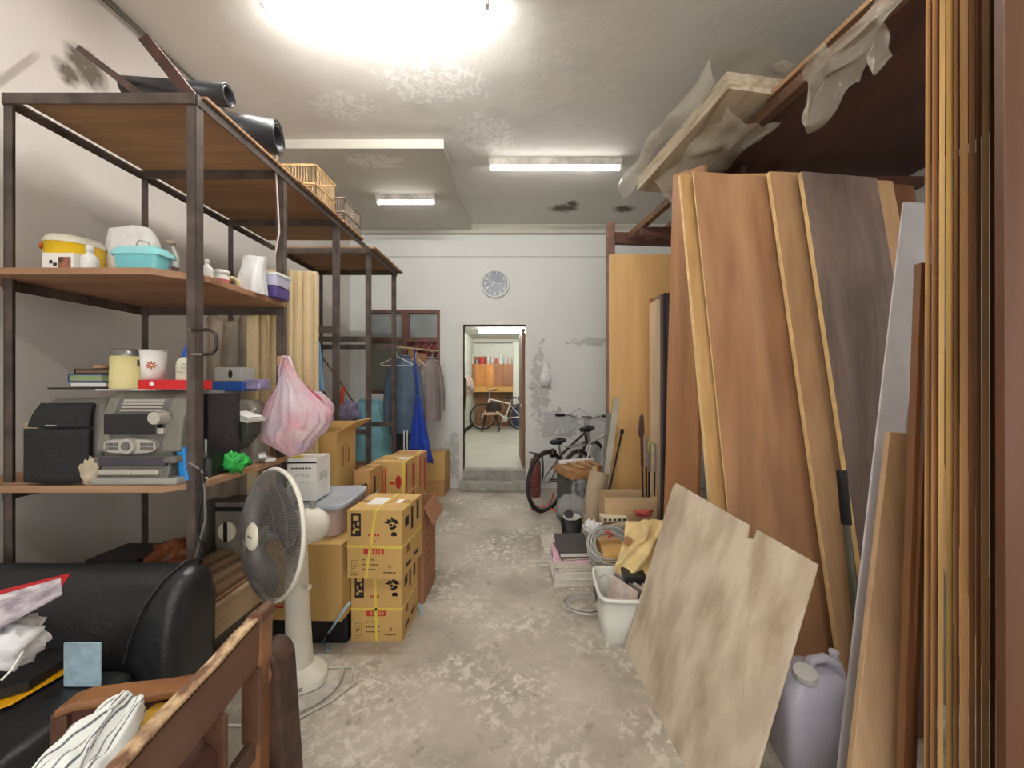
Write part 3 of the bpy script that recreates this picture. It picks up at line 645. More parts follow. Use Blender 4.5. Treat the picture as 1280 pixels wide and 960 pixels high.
for k in range(8):
    a = k*math.pi/4; ax = c+Vector((.024, -.0355, .062)); q = Vector((.8, .6, 0))
    m.cyl(ax+Vector((q.x*.005*math.cos(a), q.y*.005*math.cos(a), .005*math.sin(a))), ax+Vector((q.x*.017*math.cos(a), q.y*.017*math.cos(a), .017*math.sin(a))), .0028, n=6)
m.build('emblem', mat('orange emblem', (206,112,70), .5), t)
MB().bx(c.x-.042, c.x-.032, c.y-.029, c.y-.024, zr+.06, zr+.085).build('dark_mark', mat('dark brown print', (96,76,66), .5), t)
c = Vector((PX(224,1.62), 1.655, zr)); t = T('glue_bottle', 'white glue bottle with blue pointed cap on the red box', 'bottle', c)
MB().loft([(c, .037,.02), (c+Vector((0,0,.07)), .037,.02), (c+Vector((0,0,.088)), .03,.017), (c+Vector((0,0,.098)), .013,.012)], 32, 4).build('bottle_body', mat('off white plastic', (228,226,204), .35), t)
MB().lathe([(.016,.098), (.016,.118), (.009,.128), (.004,.15), (0,.152)], c, 20).build('cap', mat('blue cap', (34,88,190), .35), t)
m = MB(); scrib(m, c.x-.026, c.x+.026, zr+.02, zr+.07, c.y-.0205, 6, 0, 5, .9, .5); m.build('bottle_label', mat('grey print', (150,156,130), .6), t)
# blue tube / pens at the shelf corner
m = MB(); c = Vector((PX(233,1.6), 1.585, zl+.012)); m.loft([(c+Vector((.01,0,0)), .022,.012), (c+Vector((.002,0,.05)), .018,.01), (c+Vector((0,0,.12)), .02,.016), (c+Vector((0,0,.135)), .021,.017)], 24, 3, .03, 5)
tag(m.build('blue_sleeve', mat('bright blue plastic', (34,142,226), .35)), 'bright blue plastic sleeve standing beside the front rack post', 'sleeve')
for k, (a, b, cc, lb) in enumerate((((205,597), (226,594), (40,40,40), 'black pen lying at the front corner of the lower shelf'), ((212,602), (240,596), (214,206,150), 'cream pen lying at the front corner of the lower shelf'))):
    pa = at_z(a[0], a[1]-3, zl+.006); pa = Vector((PX(a[0],1.56), 1.556+.02*k, zl+.006)); pb = Vector((PX(b[0],1.58), 1.60+.02*k, zl+.006)); t = T('pen', lb, 'pen', pa)
    MB().cyl(pa, pb, .005, n=10).build('barrel', mat('pen %d' % k, cc, .4), t); MB().cyl(pb, pb+(pb-pa)*.3, .0055, n=10).build('cap', M_SS, t)
bottle('tiny clear bottle with white nozzle right of the front rack post', (PX(257,1.66), 1.665, zl), .17, .018, M_GLASS, M_WHITEP, .075, .008, .45)
# items right of the first post
y = 2.0; x = PX(285,y); z0 = zl
c = Vector((PX(284,1.98), 2.06, zl)); 
MB_ = MB(); MB_.bx(PX(262,2.0), PX(300,2.0), 2.06, 2.16, PZ(489,2.0), PZ(477,2.0))
def shelfbox(name, label, px0, px1, py0, py1, D, L, m_, cat, bev=.003): 
    return tag(MB().bx(PX(px0,D), PX(px1,D), D, D+L, PZ(py1,D), PZ(py0,D)).build(name, m_, bevel=bev), label, cat)
t = T('fax_machine', 'bulky grey old appliance on the lower shelf behind the green glove', 'appliance', (PX(300,2.0), 2.05, zl))
m = MB(); m.loft([(P(300,0,2.03)*0+Vector((PX(299,2.03), 2.06, zl)), .11,.06), (Vector((PX(299,2.03), 2.06, zl+.17)), .11,.06), (Vector((PX(303,2.03), 2.06, zl+.30)), .07,.05), (Vector((PX(303,2.03), 2.06, zl+.325)), .05,.04)], 32, 5); m.build('appliance_body', mat('warm grey plastic', (166,160,148), .45, var=.15), t)
m = MB(); m.beam(Vector((PX(300,1.99),2.0,zl+.22)), Vector((PX(318,1.99),2.0,zl+.28)), .008, .008); m.build('trim_line', M_WHITEP, t)
zb = zl+.326
shelfbox('blue_tray', 'blue flat box on the grey appliance', 265,304,477,489,2.0,.11, mat('blue card', (52,104,196), .45), 'box')
shelfbox('grey_box', 'pale grey box with a dark oval mark on the blue box', 268,302,459,476.5,2.0,.1, mat('pale grey card', (186,184,180), .5), 'box')
tag(MB().prism([Vector((PX(288,2)+.011*math.cos(a), 1.9985, PZ(467.5,2)+.02*math.sin(a))) for a in [i*math.pi/10 for i in range(20)]][::-1], (0,.0012,0)).build('oval_badge', M_INK), 'dark oval mark on the front of the pale grey box', 'badge')
shelfbox('tissue_pack', 'small lavender tissue pack beside the blue box', 304.5,325,474,487,2.02,.09, mat('lavender film', (176,164,204), .35, var=.25, scale=40), 'pack', .008)
# slanted open tray with papers
t = T('file_tray', 'dark green tray holding tilted white papers on the lower shelf', 'tray', (PX(288,1.88), 1.88, zl))
m = MB(); m.prism([P(270,520,1.86), P(270,560,1.86), P(285,572,1.86), P(308,545,1.86), P(310,523,1.86)], (0,.1,0)); m.build('tray_body', mat('dark green plastic', (62,66,54), .4), t, bevel=.004)
m = MB()
for k in range(4): m.prism([P(268,508+k*2.2,1.85), P(268,510+k*2.2,1.85), P(309,524+k*1.6,1.85), P(311,522+k*1.6,1.85)], (0,.1+.01*k,0))
m.build('papers', M_PAPER, t)
tag(MB().prism([P(270,528,1.84), P(270,562,1.84), P(280,556,1.84), P(286,536,1.84), P(280,528,1.84)], (0,.015,0)).build('leather_case', mat('tan leather', (150,118,84), .5), bevel=.004), 'tan leather case leaning on the dark tray', 'case')
m = MB(); rd = random.Random(5)
gc = Vector((PX(290,1.80), 1.79, zl+.042))
tg = T('glove', 'crumpled bright green glove on the lower shelf edge', 'glove', Vector((gc.x, gc.y, zl)))
m.blob(gc, (.08,.055,.042), 5, .3, 28, 9); m.build('palm', mat('bright green knit', (60,190,84), .8, var=.25, scale=30, bump=.5), tg)
for k in range(5):
    a = -1.2+k*.6; p = gc+Vector((.05*math.sin(a)-.01, -.05+.01*k, -.012)); q = p+Vector((.04*math.sin(a), -.02, -.004)); m = MB(); m.tube([gc, p, q], [.014,.014,.011], 10); m.build('finger', mat('bright green knit', (60,190,84)), tg)
for k, (a, b, c_, lb) in enumerate(((314,348,564,'long white plastic strip lying on the lower shelf'), (320,338,556,'short white plastic connector on the lower shelf'))):
    D = 2.06-.04*k; m = MB(); m.beam(Vector((PX(a,D), D+.04, zl+.011+.024*k)), Vector((PX(b,D), D-.06, zl+.011+.024*k)), .05-.015*k, .018, (0,0,1)); tag(m.build('plastic_strip', M_WHITEP, bevel=.004), lb, 'plastic part')
# C-clamp on the first post
m = MB(); D = 1.565; pts = [P(240,412,D), P(262,412,D), P(269,416,D), P(271,426,D), P(270,436,D), P(266,442,D), P(254,443,D)]; m.tube(pts, .007, 8)
t = T('c_clamp', 'iron C-clamp fixed on the front rack post', 'clamp', P(255,428,D)); m.build('clamp_frame', mat('dark iron', (74,66,58), .4, .6), t)
m = MB(); m.tube([P(236,412,D), P(262,412,D)], .004, 6); m.build('clamp_handle', mat('worn steel', (160,150,138), .35, .7), t); m = MB(); m.cyl(P(256,443,D), P(240,443,D), .006, n=10); m.build('clamp_screw', mat('worn steel', (160,150,138), .35, .7), t)
# hanging red-white cord
m = MB(); D = 2.11; m.tube([P(346,188,D), P(345,215,D), P(347,250,D), P(349,290,D), P(345,312,D), P(342,328,D)], .0045, 6); tag(m.build('cord', mat('pinkish white cord', (226,206,200), .5)), 'pinkish white cord hanging from the rack top', 'cord')
# power cables down the first post
m = MB(); D = 1.55; m.tube([P(250,585,D), P(255,600,D), P(249,640,D), P(248,665,D), P(254,690,D), P(247,720,D)], .006, 6); tag(m.build('power_cable', M_BLACK), 'black cable hanging down along the front rack post', 'cable')
m = MB(); m.tube([P(236,578,D), P(252,588,D), P(256,610,D), P(257,650,D), P(250,676,D), P(244,700,D), P(240,715,D)], .005, 6); tag(m.build('power_cable', mat('grey cable', (120,114,108))), 'grey cable drooping from the shelf corner beside the post', 'cable')
# pink shopping bag on a wood peg
D = 2.1; pk = P(356,452,D)
tag(MB().box(pk+Vector((.0,0,0)), (.045,.07,.055)).build('wood_block', wood('peg pine', (216,184,128), (184,148,98)), bevel=.003), 'small pine block peg fixed to the second rack post', 'wood block')
t = T('shopping_bag', 'translucent pink and white carrier bag hanging from the pine peg', 'bag', P(368,560,D))
def ctr(px, py, dx=0): return P(px, py, D-.03)
m = MB(); rg = [(ctr(356,446), .012,.012), (ctr(358,456), .022,.015), (ctr(361,470), .045,.03), (ctr(365,485), .08,.045), (ctr(368,500), .128,.06), (ctr(372,513), .172,.07), (ctr(370,526), .185,.085), (ctr(364,540), .168,.088), (ctr(362,551), .130,.08), (ctr(367,560), .085,.065), (ctr(372,567), .04,.04)]
m.loft(rg[::-1], 90, 2, .11, 19, 7, rough=.016)
M_PINK = mat('pink film', (240,224,236), .18, var=.1, scale=7, col2=(240,186,200), alpha=.55, bump=.4, bscale=22)
m.build('bag_film', M_PINK, t)
m = MB(); pts = [P(350,478,D-.04), P(349,462,D-.04), P(354,446,D-.05), P(361,446,D-.04), P(366,460,D-.04), P(372,476,D-.03)]; m.tube(pts, .008, 8); m.build('bag_handle', M_PINK, t)
m = MB(); m.prism([P(374,478,D+.01), P(396,496,D-.02), P(402,504,D-.02), P(378,500,D-.01)], (0,.03,0)); m.build('maroon_cover', mat('maroon card', (164,36,62), .4), t)
for (px, py, rr, cc, lb) in ((352,548,.06,(238,196,176),'pinkish packet inside the pink bag'), (372,545,.062,(240,226,206),'cream packet inside the pink bag'), (366,534,.05,(240,110,110),'red packet inside the pink bag'), (376,556,.04,(150,180,232),'blue packet inside the pink bag')):
    tag(MB().blob(P(px,py,D-.03), (rr*.85,rr*.6,rr*.65), px, .2).build('packet', mat('packet '+str(cc), cc, .5)), lb, 'packet')
m = MB(); m.loft([(P(402,528,2.2), .02,.02), (P(402,518,2.2), .055,.04), (P(404,508,2.2), .07,.045), (P(398,497,2.2), .05,.03), (P(394,490,2.2), .02,.02)], 28, 2, .12, 7, 2, rough=.015); tag(m.build('plastic_bag', M_PINK, sub=1), 'second pale plastic bag hanging behind the pink bag', 'bag')
# wooden frames and wrapped panels in the third bay
M_PINE = wood('pale pine', (226,206,164), (222,200,158), rough=.6, sc=2, fine=190)
for k, (xa, xb, D, zt) in enumerate(((352,362,2.24,PZ(340,2.3)), (366,374,2.3,PZ(338,2.3)), (381,388,2.36,PZ(338,2.34)), (389,395,2.42,PZ(338,2.4)))):
    t = T('pine_lattice', ['pine frame leaning in the rack, nearest of the row', 'pine frame second in the row in the rack', 'pine frame third in the row in the rack', 'pine frame farthest in the row in the rack'][k], 'wooden frame', (PX(xa,D)-.3, D, 0))
    xr = PX(xb, D); xl = xr-.25; m = MB()
    MB().bx(xr-.05, xr, D, D+.035, 0, zt).build('stile', M_PINE, t, bevel=.002); MB().bx(xl, xl+.05, D, D+.035, 0, zt).build('stile', M_PINE, t, bevel=.002)
    MB().bx(xl+.05, xr-.05, D, D+.035, zt-.06, zt).build('top_rail', M_PINE, t, bevel=.002); MB().bx(xl+.05, xr-.05, D, D+.035, .3, .36).build('bottom_rail', M_PINE, t, bevel=.002)
def wr(u, v):
    x = XBK+.05+u*(PX(345,2.5)-XBK-.05); z = .35+v*(PZ(398,2.5)-.35); return (x, 2.52+.03*noise.noise(Vector((u*7, v*3, 1)))+.015*math.sin(u*30), z+.02*math.sin(u*13)*v)
tag(MB().sheet(wr, 50, 30).build('wrapped_panel', mat('beige wrapping film', (172,156,136), .35, var=.2, scale=5), solid=.05), 'wide panel wrapped in beige plastic standing in the rack', 'panel')
tag(MB().bx(PX(345,2.6)-.02, PX(372,2.6), 2.56, 2.585, .3, PZ(345,2.6)).build('plywood_sheet', wood('tan ply', (190,152,108), (150,112,76)), bevel=.001), 'tan plywood sheet standing behind the pine frames', 'board')
# lower back: bottom shelf contents
zb = ZB+.001
t = T('sewing_machine', 'dusty grey machine with a round white dial on the bottom shelf', 'machine', (PX(285,1.95), 2.0, zb))
MB().bx(PX(262,1.95), PX(305,1.95), 1.98, 2.12, zb, PZ(630,1.95)).build('machine_case', mat('dusty grey case', (128,122,112), .6, var=.25), t, bevel=.01)
MB().prism([Vector((PX(279,1.95)+.045*math.cos(a), 1.972, PZ(667,1.95)+.05*math.sin(a))) for a in [i*math.pi/12 for i in range(24)]][::-1], (0,.02,0)).build('dial', M_CREAM, t)
MB().bx(PX(276,1.95), PX(280,1.95), 1.965, 1.975, PZ(679,1.95), PZ(655,1.95)).build('dial_slot', M_BLACK, t)
m = MB(); m.bx(PX(264,1.95), PX(300,1.95), 1.972, 1.985, PZ(641,1.95), PZ(636,1.95)); m.build('vent', M_BLACK, t)
tag(MB().bx(PX(228,1.9), PX(246,1.9), 1.95, 2.1, zb, PZ(636,1.9)).build('metal_case', mat('grey box', (122,118,112), .5, var=.2), bevel=.006), 'narrow grey metal case behind the front post, bottom shelf', 'case')
tag(MB().bx(PX(80,1.75), PX(150,1.75), 1.75, 1.95, zb, zb+.085).build('black_box', M_BLACK, bevel=.008), 'low black box on the bottom shelf behind the sofa', 'box')
tag(MB().bx(PX(95,1.75), PX(160,1.75), 1.78, 1.98, zb+.086, zb+.12).build('black_case', mat('dark charcoal', (44,40,42), .5), bevel=.008), 'thin dark case lying on the low black box', 'case')
m = MB(); m.blob((PX(200,1.75), 1.83, zb+.105), (.11,.08,.075), 6, .35, 26, 8); tag(m.build('orange_bag', mat('dull orange film', (150,86,52), .4, var=.3, scale=12, alpha=.9)), 'crumpled dull orange plastic bag on the bottom shelf', 'bag')
for k in range(4):
    D = 1.75+.1*k; m = MB(); a = Vector((XF-.03-.06*k, 1.68, zb+.012+.022*k)); b = Vector((XF-.02-.05*k, 2.2, zb+.012+.022*k)); m.beam(a, b, .07, .02)
    tag(m.build('wood_offcut', wood('offcut %d' % (k % 2), [(134,106,82),(160,134,106)][k % 2], (98,74,56), 'y'), bevel=.001), ['lowest','second lowest','second topmost','topmost'][k]+' wooden offcut in the small pile on the bottom shelf edge', 'wood strip')
tag(MB().beam(Vector((XF+.04, 1.60, .40)), Vector((XF+.04, 2.0, .40)), .025, .13).build('plank', wood('pale dusty plank', (186,164,134), (146,122,96), 'y'), bevel=.002), 'pale dusty plank standing on edge along the bottom shelf', 'plank')
# ================================================================== LEFT FLOOR: fan, cartons, sofa, chair
# --- pedestal fan
fb = Vector((-1.05, 1.80, 0)); t = T('pedestal_fan', 'white pedestal fan with dusty grey guard standing in front of the rack', 'fan', fb)
M_FANW = mat('aged white plastic', (226,222,208), .4, var=.05)
MB().lathe([(0,0), (.185,0), (.19,.008), (.18,.02), (.1,.03), (0,.032)], fb, 44).build('base_disc', mat('dusty white base', (214,208,196), .5, var=.2, scale=14), t)
m = MB(TR(fb) @ R(20)); m.loft([((0,-.02,.032), .12,.095), ((0,-.02,.06), .118,.09), ((0,0,.08), .085,.07), ((0,0,.1), .055,.055)], 36, 3); m.build('control_base', M_FANW, t, bevel=.003)
MB(TR(fb) @ R(20)).bx(-.08, .03, -.118, -.1, .045, .058).build('switch_strip', mat('grey strip', (170,168,160), .4), t)
hub = P(336,667,1.60)
top = Vector((-1.05, 1.80, .72)); 
MB().cyl(fb+Vector((0,0,.08)), fb+Vector((-.015,0,.44)), .057, .05, 28).build('lower_pole', M_FANW, t, bevel=.004)
MB().cyl(fb+Vector((-.015,0,.44)), P(372,668,1.80), .05, .040, 28).build('upper_pole', M_FANW, t, bevel=.004)
MB().cyl(fb+Vector((.035,-.02,.47)), fb+Vector((.062,-.03,.47)), .009, .012, 12).build('height_knob', M_FANW, t)
nrm = Vector((-.56,-.82,.10)).normalized()
zq = nrm; xq = Vector((0,0,1)).cross(zq).normalized(); yq = zq.cross(xq)
MX = Matrix((xq, yq, zq)).transposed().to_4x4(); MX.translation = hub; RG = .262
# motor behind
m = MB(MX); m.lathe([(0,-.24), (.05,-.235), (.075,-.2), (.08,-.12), (.07,-.08), (0,-.08)], n=28); m.build('motor_housing', M_FANW, t)
m = MB(MX); m.cyl((.0,.075,-.17), (0,.105,-.17), .012, .014, 12); m.build('oscillation_knob', mat('grey knob', (160,158,150), .4), t)
m = MB(); m.tube([P(372,668,1.80), P(376,655,1.80), MX @ Vector((0,-.05,-.16))], [.040,.035,.03], 16); m.build('neck', M_FANW, t)
m = MB(MX); m.tube([(RG*math.cos(a), RG*math.sin(a), -.012) for a in [i*math.pi/32 for i in range(64)]], .0095, 8, True); m.build('guard_ring', M_FANW, t)
M_WIRE = mat('grey guard wire', (118,114,112), .5, .3, var=.1)
def dome(rr, back): 
    k = rr/RG
    return (.060*(1-k**3.0)) if not back else -.02-.065*(1-k**2.2)
m = MB(MX); NS = 120
for i in range(NS):
    a = 2*math.pi*i/NS; m.tube([(rr*math.cos(a+.35*(1-rr/RG)), rr*math.sin(a+.35*(1-rr/RG)), dome(rr, 0)) for rr in (.05,.1,.15,.2,.24,RG)], .0014, 4)
for rr in (.1,.16,.215): m.tube([(rr*math.cos(a), rr*math.sin(a), dome(rr, 0)) for a in [i*math.pi/24 for i in range(48)]], .0012, 4, True)
m.build('front_guard', M_WIRE, t)
m = MB(MX)
for i in range(90):
    a = 2*math.pi*i/90; m.tube([(rr*math.cos(a), rr*math.sin(a), dome(rr, 1)) for rr in (.07,.15,.22,RG)], .0012, 4)
m.build('rear_guard', M_WIRE, t)
m = MB(MX); m.lathe([(.055,.05), (.055,.062), (.046,.068), (0,.070)], n=32); m.m = 1; m.bx(-.02, .02, -.003, .004, .0695, .0708); m.build('centre_badge', [M_CREAM, mat('grey badge print', (120,116,110), .5)], t)
M_BLADE = mat('smoky grey translucent blade', (112,108,106), .3, var=.03, alpha=.7)
for k in range(3):
    m = MB(MX @ R(120*k+20))
    def bl(u, v):
        rr = .035+u*.195; w_ = math.radians(18+82*math.sin(math.pi*(.12+.78*u))); a = (v-.5)*w_+.5*u
        return (rr*math.cos(a), rr*math.sin(a), .0+.035*(v-.5)*(1-.3*u))
    m.sheet(bl, 12, 14); m.build('blade', M_BLADE, t, solid=.002)
MB(MX).cyl((0,0,-.07), (0,0,.035), .036, .03, 24).build('hub', mat('grey hub', (160,156,152), .4), t)
m = MB(); m.tube([fb+Vector((.1,.05,.04)), fb+Vector((.2,.1,.01)), fb+Vector((.26,0,.008)), fb+Vector((.2,-.1,.008)), fb+Vector((.06,-.24,.008)), fb+Vector((-.2,-.22,.008))], .005, 6); m.build('power_cord', mat('white cord', (214,210,200), .5), t)

# --- cartons
M_CARD = mat('kraft cardboard', (206,168,104), .75, var=.05, scale=3, bump=.05, bscale=60)
M_CARD2 = mat('darker kraft cardboard', (196,150,96), .75, var=.06, scale=3)
M_CARD3 = mat('reddish brown cardboard', (164,116,84), .75, var=.06, scale=3)
M_STRAP = mat('yellow strap', (226,204,92), .35, var=.03)
M_KANT = mat('brown carton print', (150,96,58), .7)
def carton(label, x0, x1, y, z0, z1, L, rot=0, m_=None, strap=False, prints=None, name='cardboard_box', group=None, seam=True, tape=None):
    """closed carton; front-left-bottom corner is the pivot"""
    piv = Vector((x0, y, z0)); X = TR(piv) @ R(rot); w_, h = x1-x0, z1-z0; t = T(name, label, 'box', piv, group)
    m = MB(X); m.bx(0, w_, 0, L, 0, h)
    mats = [m_ or M_CARD, M_INK, M_RED, M_PAPER, M_KANT]
    if prints: prints(m, w_, h, L)
    m.build('carton_body', mats, t, bevel=.0025)
    if seam:
        m = MB(X); m.bx(.001, w_-.001, L/2-.024, L/2+.024, h+.0003, h+.0012); m.build('tape', tape or mat('brown tape', (190,152,96), .3), t)
    if strap:
        e = .0016
        for k, (a, b) in enumerate(strap):
            m = MB(X)
            if a == 'h': m.bx(-e, w_+e, -e, L+e, b*h-.007, b*h+.007)
            else:
                m.prism([(b[0]*w_-.007, -e, -e), (b[0]*w_+.007, -e, -e), (b[1]*w_+.007, -e, h+e), (b[1]*w_-.007, -e, h+e)], (0, L+2*e, 0))
            m.build('strap', M_STRAP, t)
    return t
def sticker(m, x0, x1, z0, z1, mi, y=-.0008): m.m = mi; m.bx(x0, x1, y, 0, z0, z1); m.m = 0
def leafmark(m, cx, cz, s, mi=1, seed=1, y=-.0008):
    """sprig of leaves with a bunch of round fruit"""
    rd = random.Random(seed); m.m = mi
    for k in range(7):
        a = rd.uniform(-.5, 3.6); l = s*rd.uniform(.35,.6); q = Vector((cx, y, cz+.25*s)); d = Vector((math.cos(a), 0, math.sin(a)*.8)); p = Vector((-d.z, 0, d.x))
        m.prism([q, q+d*l*.5+p*l*.2, q+d*l, q+d*l*.5-p*l*.2], (0, .0008, 0))
    for k in range(9):
        c_ = Vector((cx+rd.uniform(-.2,.25)*s, y, cz+rd.uniform(-.6,.1)*s)); r_ = .1*s
        m.prism([c_+Vector((r_*math.cos(a), 0, r_*math.sin(a))) for a in [i*math.pi/5 for i in range(10)]], (0, .0008, 0))
    m.m = 0
def fruitbox(seed):
    def f(m, w_, h, L):
        # black upright label with light strokes, top left
        sticker(m, .07*w_, .25*w_, .62*h, .96*h, 1)
        rd = random.Random(seed)
        m.m = 0
        for q in ((.66,.70,.10,.15),(.70,.735,.13,.22),(.745,.80,.11,.14),(.78,.83,.18,.22),(.85,.92,.11,.21)): sticker(m, q[2]*w_, q[3]*w_, q[0]*h, q[1]*h, 0, -.0014)
        leafmark(m, .82*w_, .78*h, .085, 1, 4)
        scrib(m, .38*w_, .62*w_, .60*h, .66*h, 0, 1, 2, 1, .9); scrib(m, .45*w_, .56*w_, .53*h, .57*h, 0, 1, 2, 2, .9)
        m.m = 2; m.bx(.30*w_, .67*w_, -.0006, 0, .36*h, .44*h); m.m = 0
        for q in range(5): sticker(m, (.38+.055*q)*w_, (.41+.055*q)*w_, .375*h, .425*h, 0, -.0012)
        for zz in (.1, .17, .24): scrib(m, .28*w_, .60*w_, zz*h, (zz+.05)*h, 0, 1, 1, int(zz*100), .85, .4)
        fr = [(.08,.20,.08,.085),(.08,.20,.26,.265),(.08,.085,.08,.265),(.195,.20,.08,.265)]
        for a, b, c_, d_ in fr: sticker(m, a*w_, b*w_, c_*h, d_*h, 1)
        scrib(m, .10*w_, .18*w_, .12*h, .22*h, 0, 3, 1, 8, .7); scrib(m, .07*w_, .2*w_, .03*h, .06*h, 0, 1, 1, 9, .95)
        scrib(m, .66*w_, .9*w_, .07*h, .11*h, 0, 1, 1, 9, 1); leafmark(m, .78*w_, .17*h, .018, 1, 2)
        # right side
        m.m = 1
        for a, b, c_, d_ in ((.12,.3,.72,.86),(.42,.52,.6,.94),(.7,.82,.66,.96),(.15,.4,.1,.16),(.55,.8,.12,.18)): m.bx(w_, w_+.0008, a*L, b*L, c_*h, d_*h)
        m.m = 4; m.bx(w_, w_+.0007, .2*L, .35*L, .3*h, .42*h); m.m = 0
    return f
carton('lower carton of the strapped pair, fruit sprig print, on the floor in front', -.945, -.665, 2.10, .001, .385, .30, 0, prints=fruitbox(1), strap=[('h',.46), ('v',(.50,.46))], group=None)
t = carton('strapped fruit sprig carton stacked on top with a white address label', -.93, -.635, 2.02, .387, .745, .32, -3, prints=fruitbox(2), strap=[('h',.47), ('v',(.34,.52))])
X = TR(Vector((-.93,2.02,.387))) @ R(-3)
MB(X).bx(.055, .16, .10, .23, .3585, .3595).build('address_label', M_PAPER, t)
MB(X).bx(.205, .235, .13, .2, .3585, .3595).build('white_sticker', M_PAPER, t)
# big carton on a crate, under the storage tub
tag(MB().bx(-1.36, -.96, 2.08, 2.42, .001, .16).build('black_crate', M_BLACK, bevel=.01), 'low black crate under the large carton', 'crate')
def redfruit(m, w_, h, L):
    m.m = 2
    def el(cx, cz, rx, rz): m.prism([Vector((cx+rx*math.cos(a), -.0008, cz+rz*math.sin(a))) for a in [i*math.pi/10 for i in range(20)]], (0, .0008, 0))
    el(.46*w_, .52*h, .028, .04); m.m = 0
    m.m = 2; m.prism([Vector((w_+.0008, .45*L+.035*math.cos(a), .62*h+.045*math.sin(a))) for a in [i*math.pi/10 for i in range(20)]], (-.0008, 0, 0)); m.m = 0
    scrib(m, .05*w_, .3*w_, .12*h, .2*h, 0, 1, 2, 4, .9)
carton('large carton with red round prints behind the fan pole', -1.37, -.957, 2.03, .162, .565, .38, -2, prints=redfruit)
# storage tub on it
def tubshape(t, c, rx, ry, h, m_, rimm, rot=0, e=6, taper=.86, body='tub_body', th=.004):
    X = TR(c) @ R(rot)
    m = MB(X); m.loft([((0,0,0), rx*taper,ry*taper), ((0,0,h), rx,ry), ((0,0,h), rx*.965,ry*.965), ((0,0,.006), rx*taper*.96,ry*taper*.96)], 48, e, caps=(True, True)); m.build(body, m_, t)
    m = MB(X); m.loft([((0,0,h-.012), rx*1.01,ry*1.01), ((0,0,h-.012), rx*1.06,ry*1.06), ((0,0,h+.004), rx*1.06,ry*1.06), ((0,0,h+.004), rx*.96,ry*.96), ((0,0,h-.012), rx*.96,ry*.96)], 48, e, caps=(False, False)); m.build('rim', rimm, t)
M_TUB = mat('pale mauve plastic', (196,176,172), .4, var=.06)
c = Vector((-1.168, 2.27, .569)); t = T('storage_tub', 'pale mauve plastic storage tub with grey blue lid on the large carton', 'tub', c)
MB(TR(c) @ R(4)).loft([((0,0,0), .135,.165), ((0,0,.165), .165,.2)], 48, 6).build('tub_body', M_TUB, t)
MB(TR(c) @ R(4)).loft([((0,0,.160), .18,.212), ((0,0,.182), .184,.216), ((0,0,.186), .178,.21), ((0,0,.176), .15,.18), ((0,0,.175), .05,.05)], 48, 6).build('lid', mat('grey blue plastic', (176,184,196), .35, var=.05), t)
def wbox(m, w_, h, L):
    scrib(m, .12*w_, .9*w_, .72*h, .80*h, 0, 1, 1, 3, 1); scrib(m, .25*w_, .8*w_, .55*h, .63*h, 0, 2, 1, 3, .8, .3); scrib(m, .3*w_, .75*w_, .40*h, .46*h, 0, 1, 1, 6, .8, .4)
    m.m = 1; m.bx(.0, w_+.0005, -.0006, 0, .885*h, .93*h); m.m = 0
    m.m = 1
    for q in range(4): m.bx(w_, w_+.0008, .2*L, .75*L, (.45+.05*q)*h, (.46+.05*q)*h)
    m.m = 0
yt = mat('yellow tape', (232,204,60), .4)
t = carton('white printed box standing on the grey blue lid beside the fan', PX(362,2.16), PX(397,2.16), 2.14, .756, .756+.235, .17, 3, M_PAPER, prints=wbox, seam=False)
X = TR(Vector((PX(362,2.16), 2.14, .756))) @ R(3); MB(X).bx(.0, .055, .02, .1, .2352, .236).build('yellow_label', yt, t)
# open carton behind
def open_carton(label, x0, x1, y, z0, z1, L, rot, flaps, m_, prints=None, fl=None):
    piv = Vector((x0, y, z0)); X = TR(piv) @ R(rot); w_, h = x1-x0, z1-z0; th = .005; t = T('open_cardboard_box', label, 'box', piv)
    m = MB(X); m.bx(0, w_, 0, th, 0, h); m.bx(0, w_, L-th, L, 0, h); m.bx(0, th, th, L-th, 0, h); m.bx(w_-th, w_, th, L-th, 0, h); m.bx(th, w_-th, th, L-th, 0, th)
    if prints: prints(m, w_, h, L)
    m.build('carton_body', [m_, M_INK, M_RED, M_PAPER, M_KANT], t)
    F_ = {'f': ((0,0,h),(w_,0,h),(0,-1,0)), 'b': ((0,L,h),(w_,L,h),(0,1,0)), 'l': ((0,0,h),(0,L,h),(-1,0,0)), 'r': ((w_,0,h),(w_,L,h),(1,0,0))}
    for k, (ang, ln) in flaps.items():
        a, b, o = [Vector(q) for q in F_[k]]; a_ = math.radians(ang); d = o*math.cos(a_)*ln+Vector((0,0,math.sin(a_)*ln))
        m = MB(X); nn = (b-a).cross(d).normalized()*th; ins = (b-a).normalized()*.006; m.prism([a, b, b-ins+d, a+ins+d], nn); m.build('flap', m_, t)
    return t
def wallf(m, w_, h, L):
    scrib(m, .12*w_, .5*w_, .62*h, .70*h, 0, 1, 2, 3, 1, .6)
    m.m = 4
    for a, b, c_, d_ in ((.3,.35,.45,.75),(.45,.5,.5,.8),(.6,.66,.48,.72)): m.bx(w_, w_+.0008, a*L, b*L, c_*h, d_*h)
    m.m = 0
carton('plain carton hidden behind the tub, under the large open box', -1.42, -1.14, 2.48, .001, .668, .27, 0)
open_carton('large open carton with raised flaps behind the white box', PX(368,2.49), PX(422,2.49), 2.49, .67, 1.10, .25, -3, {'f': (-20,.0), 'l': (20,.14), 'r': (30,.15), 'b': (80,.05)}, M_CARD, wallf)
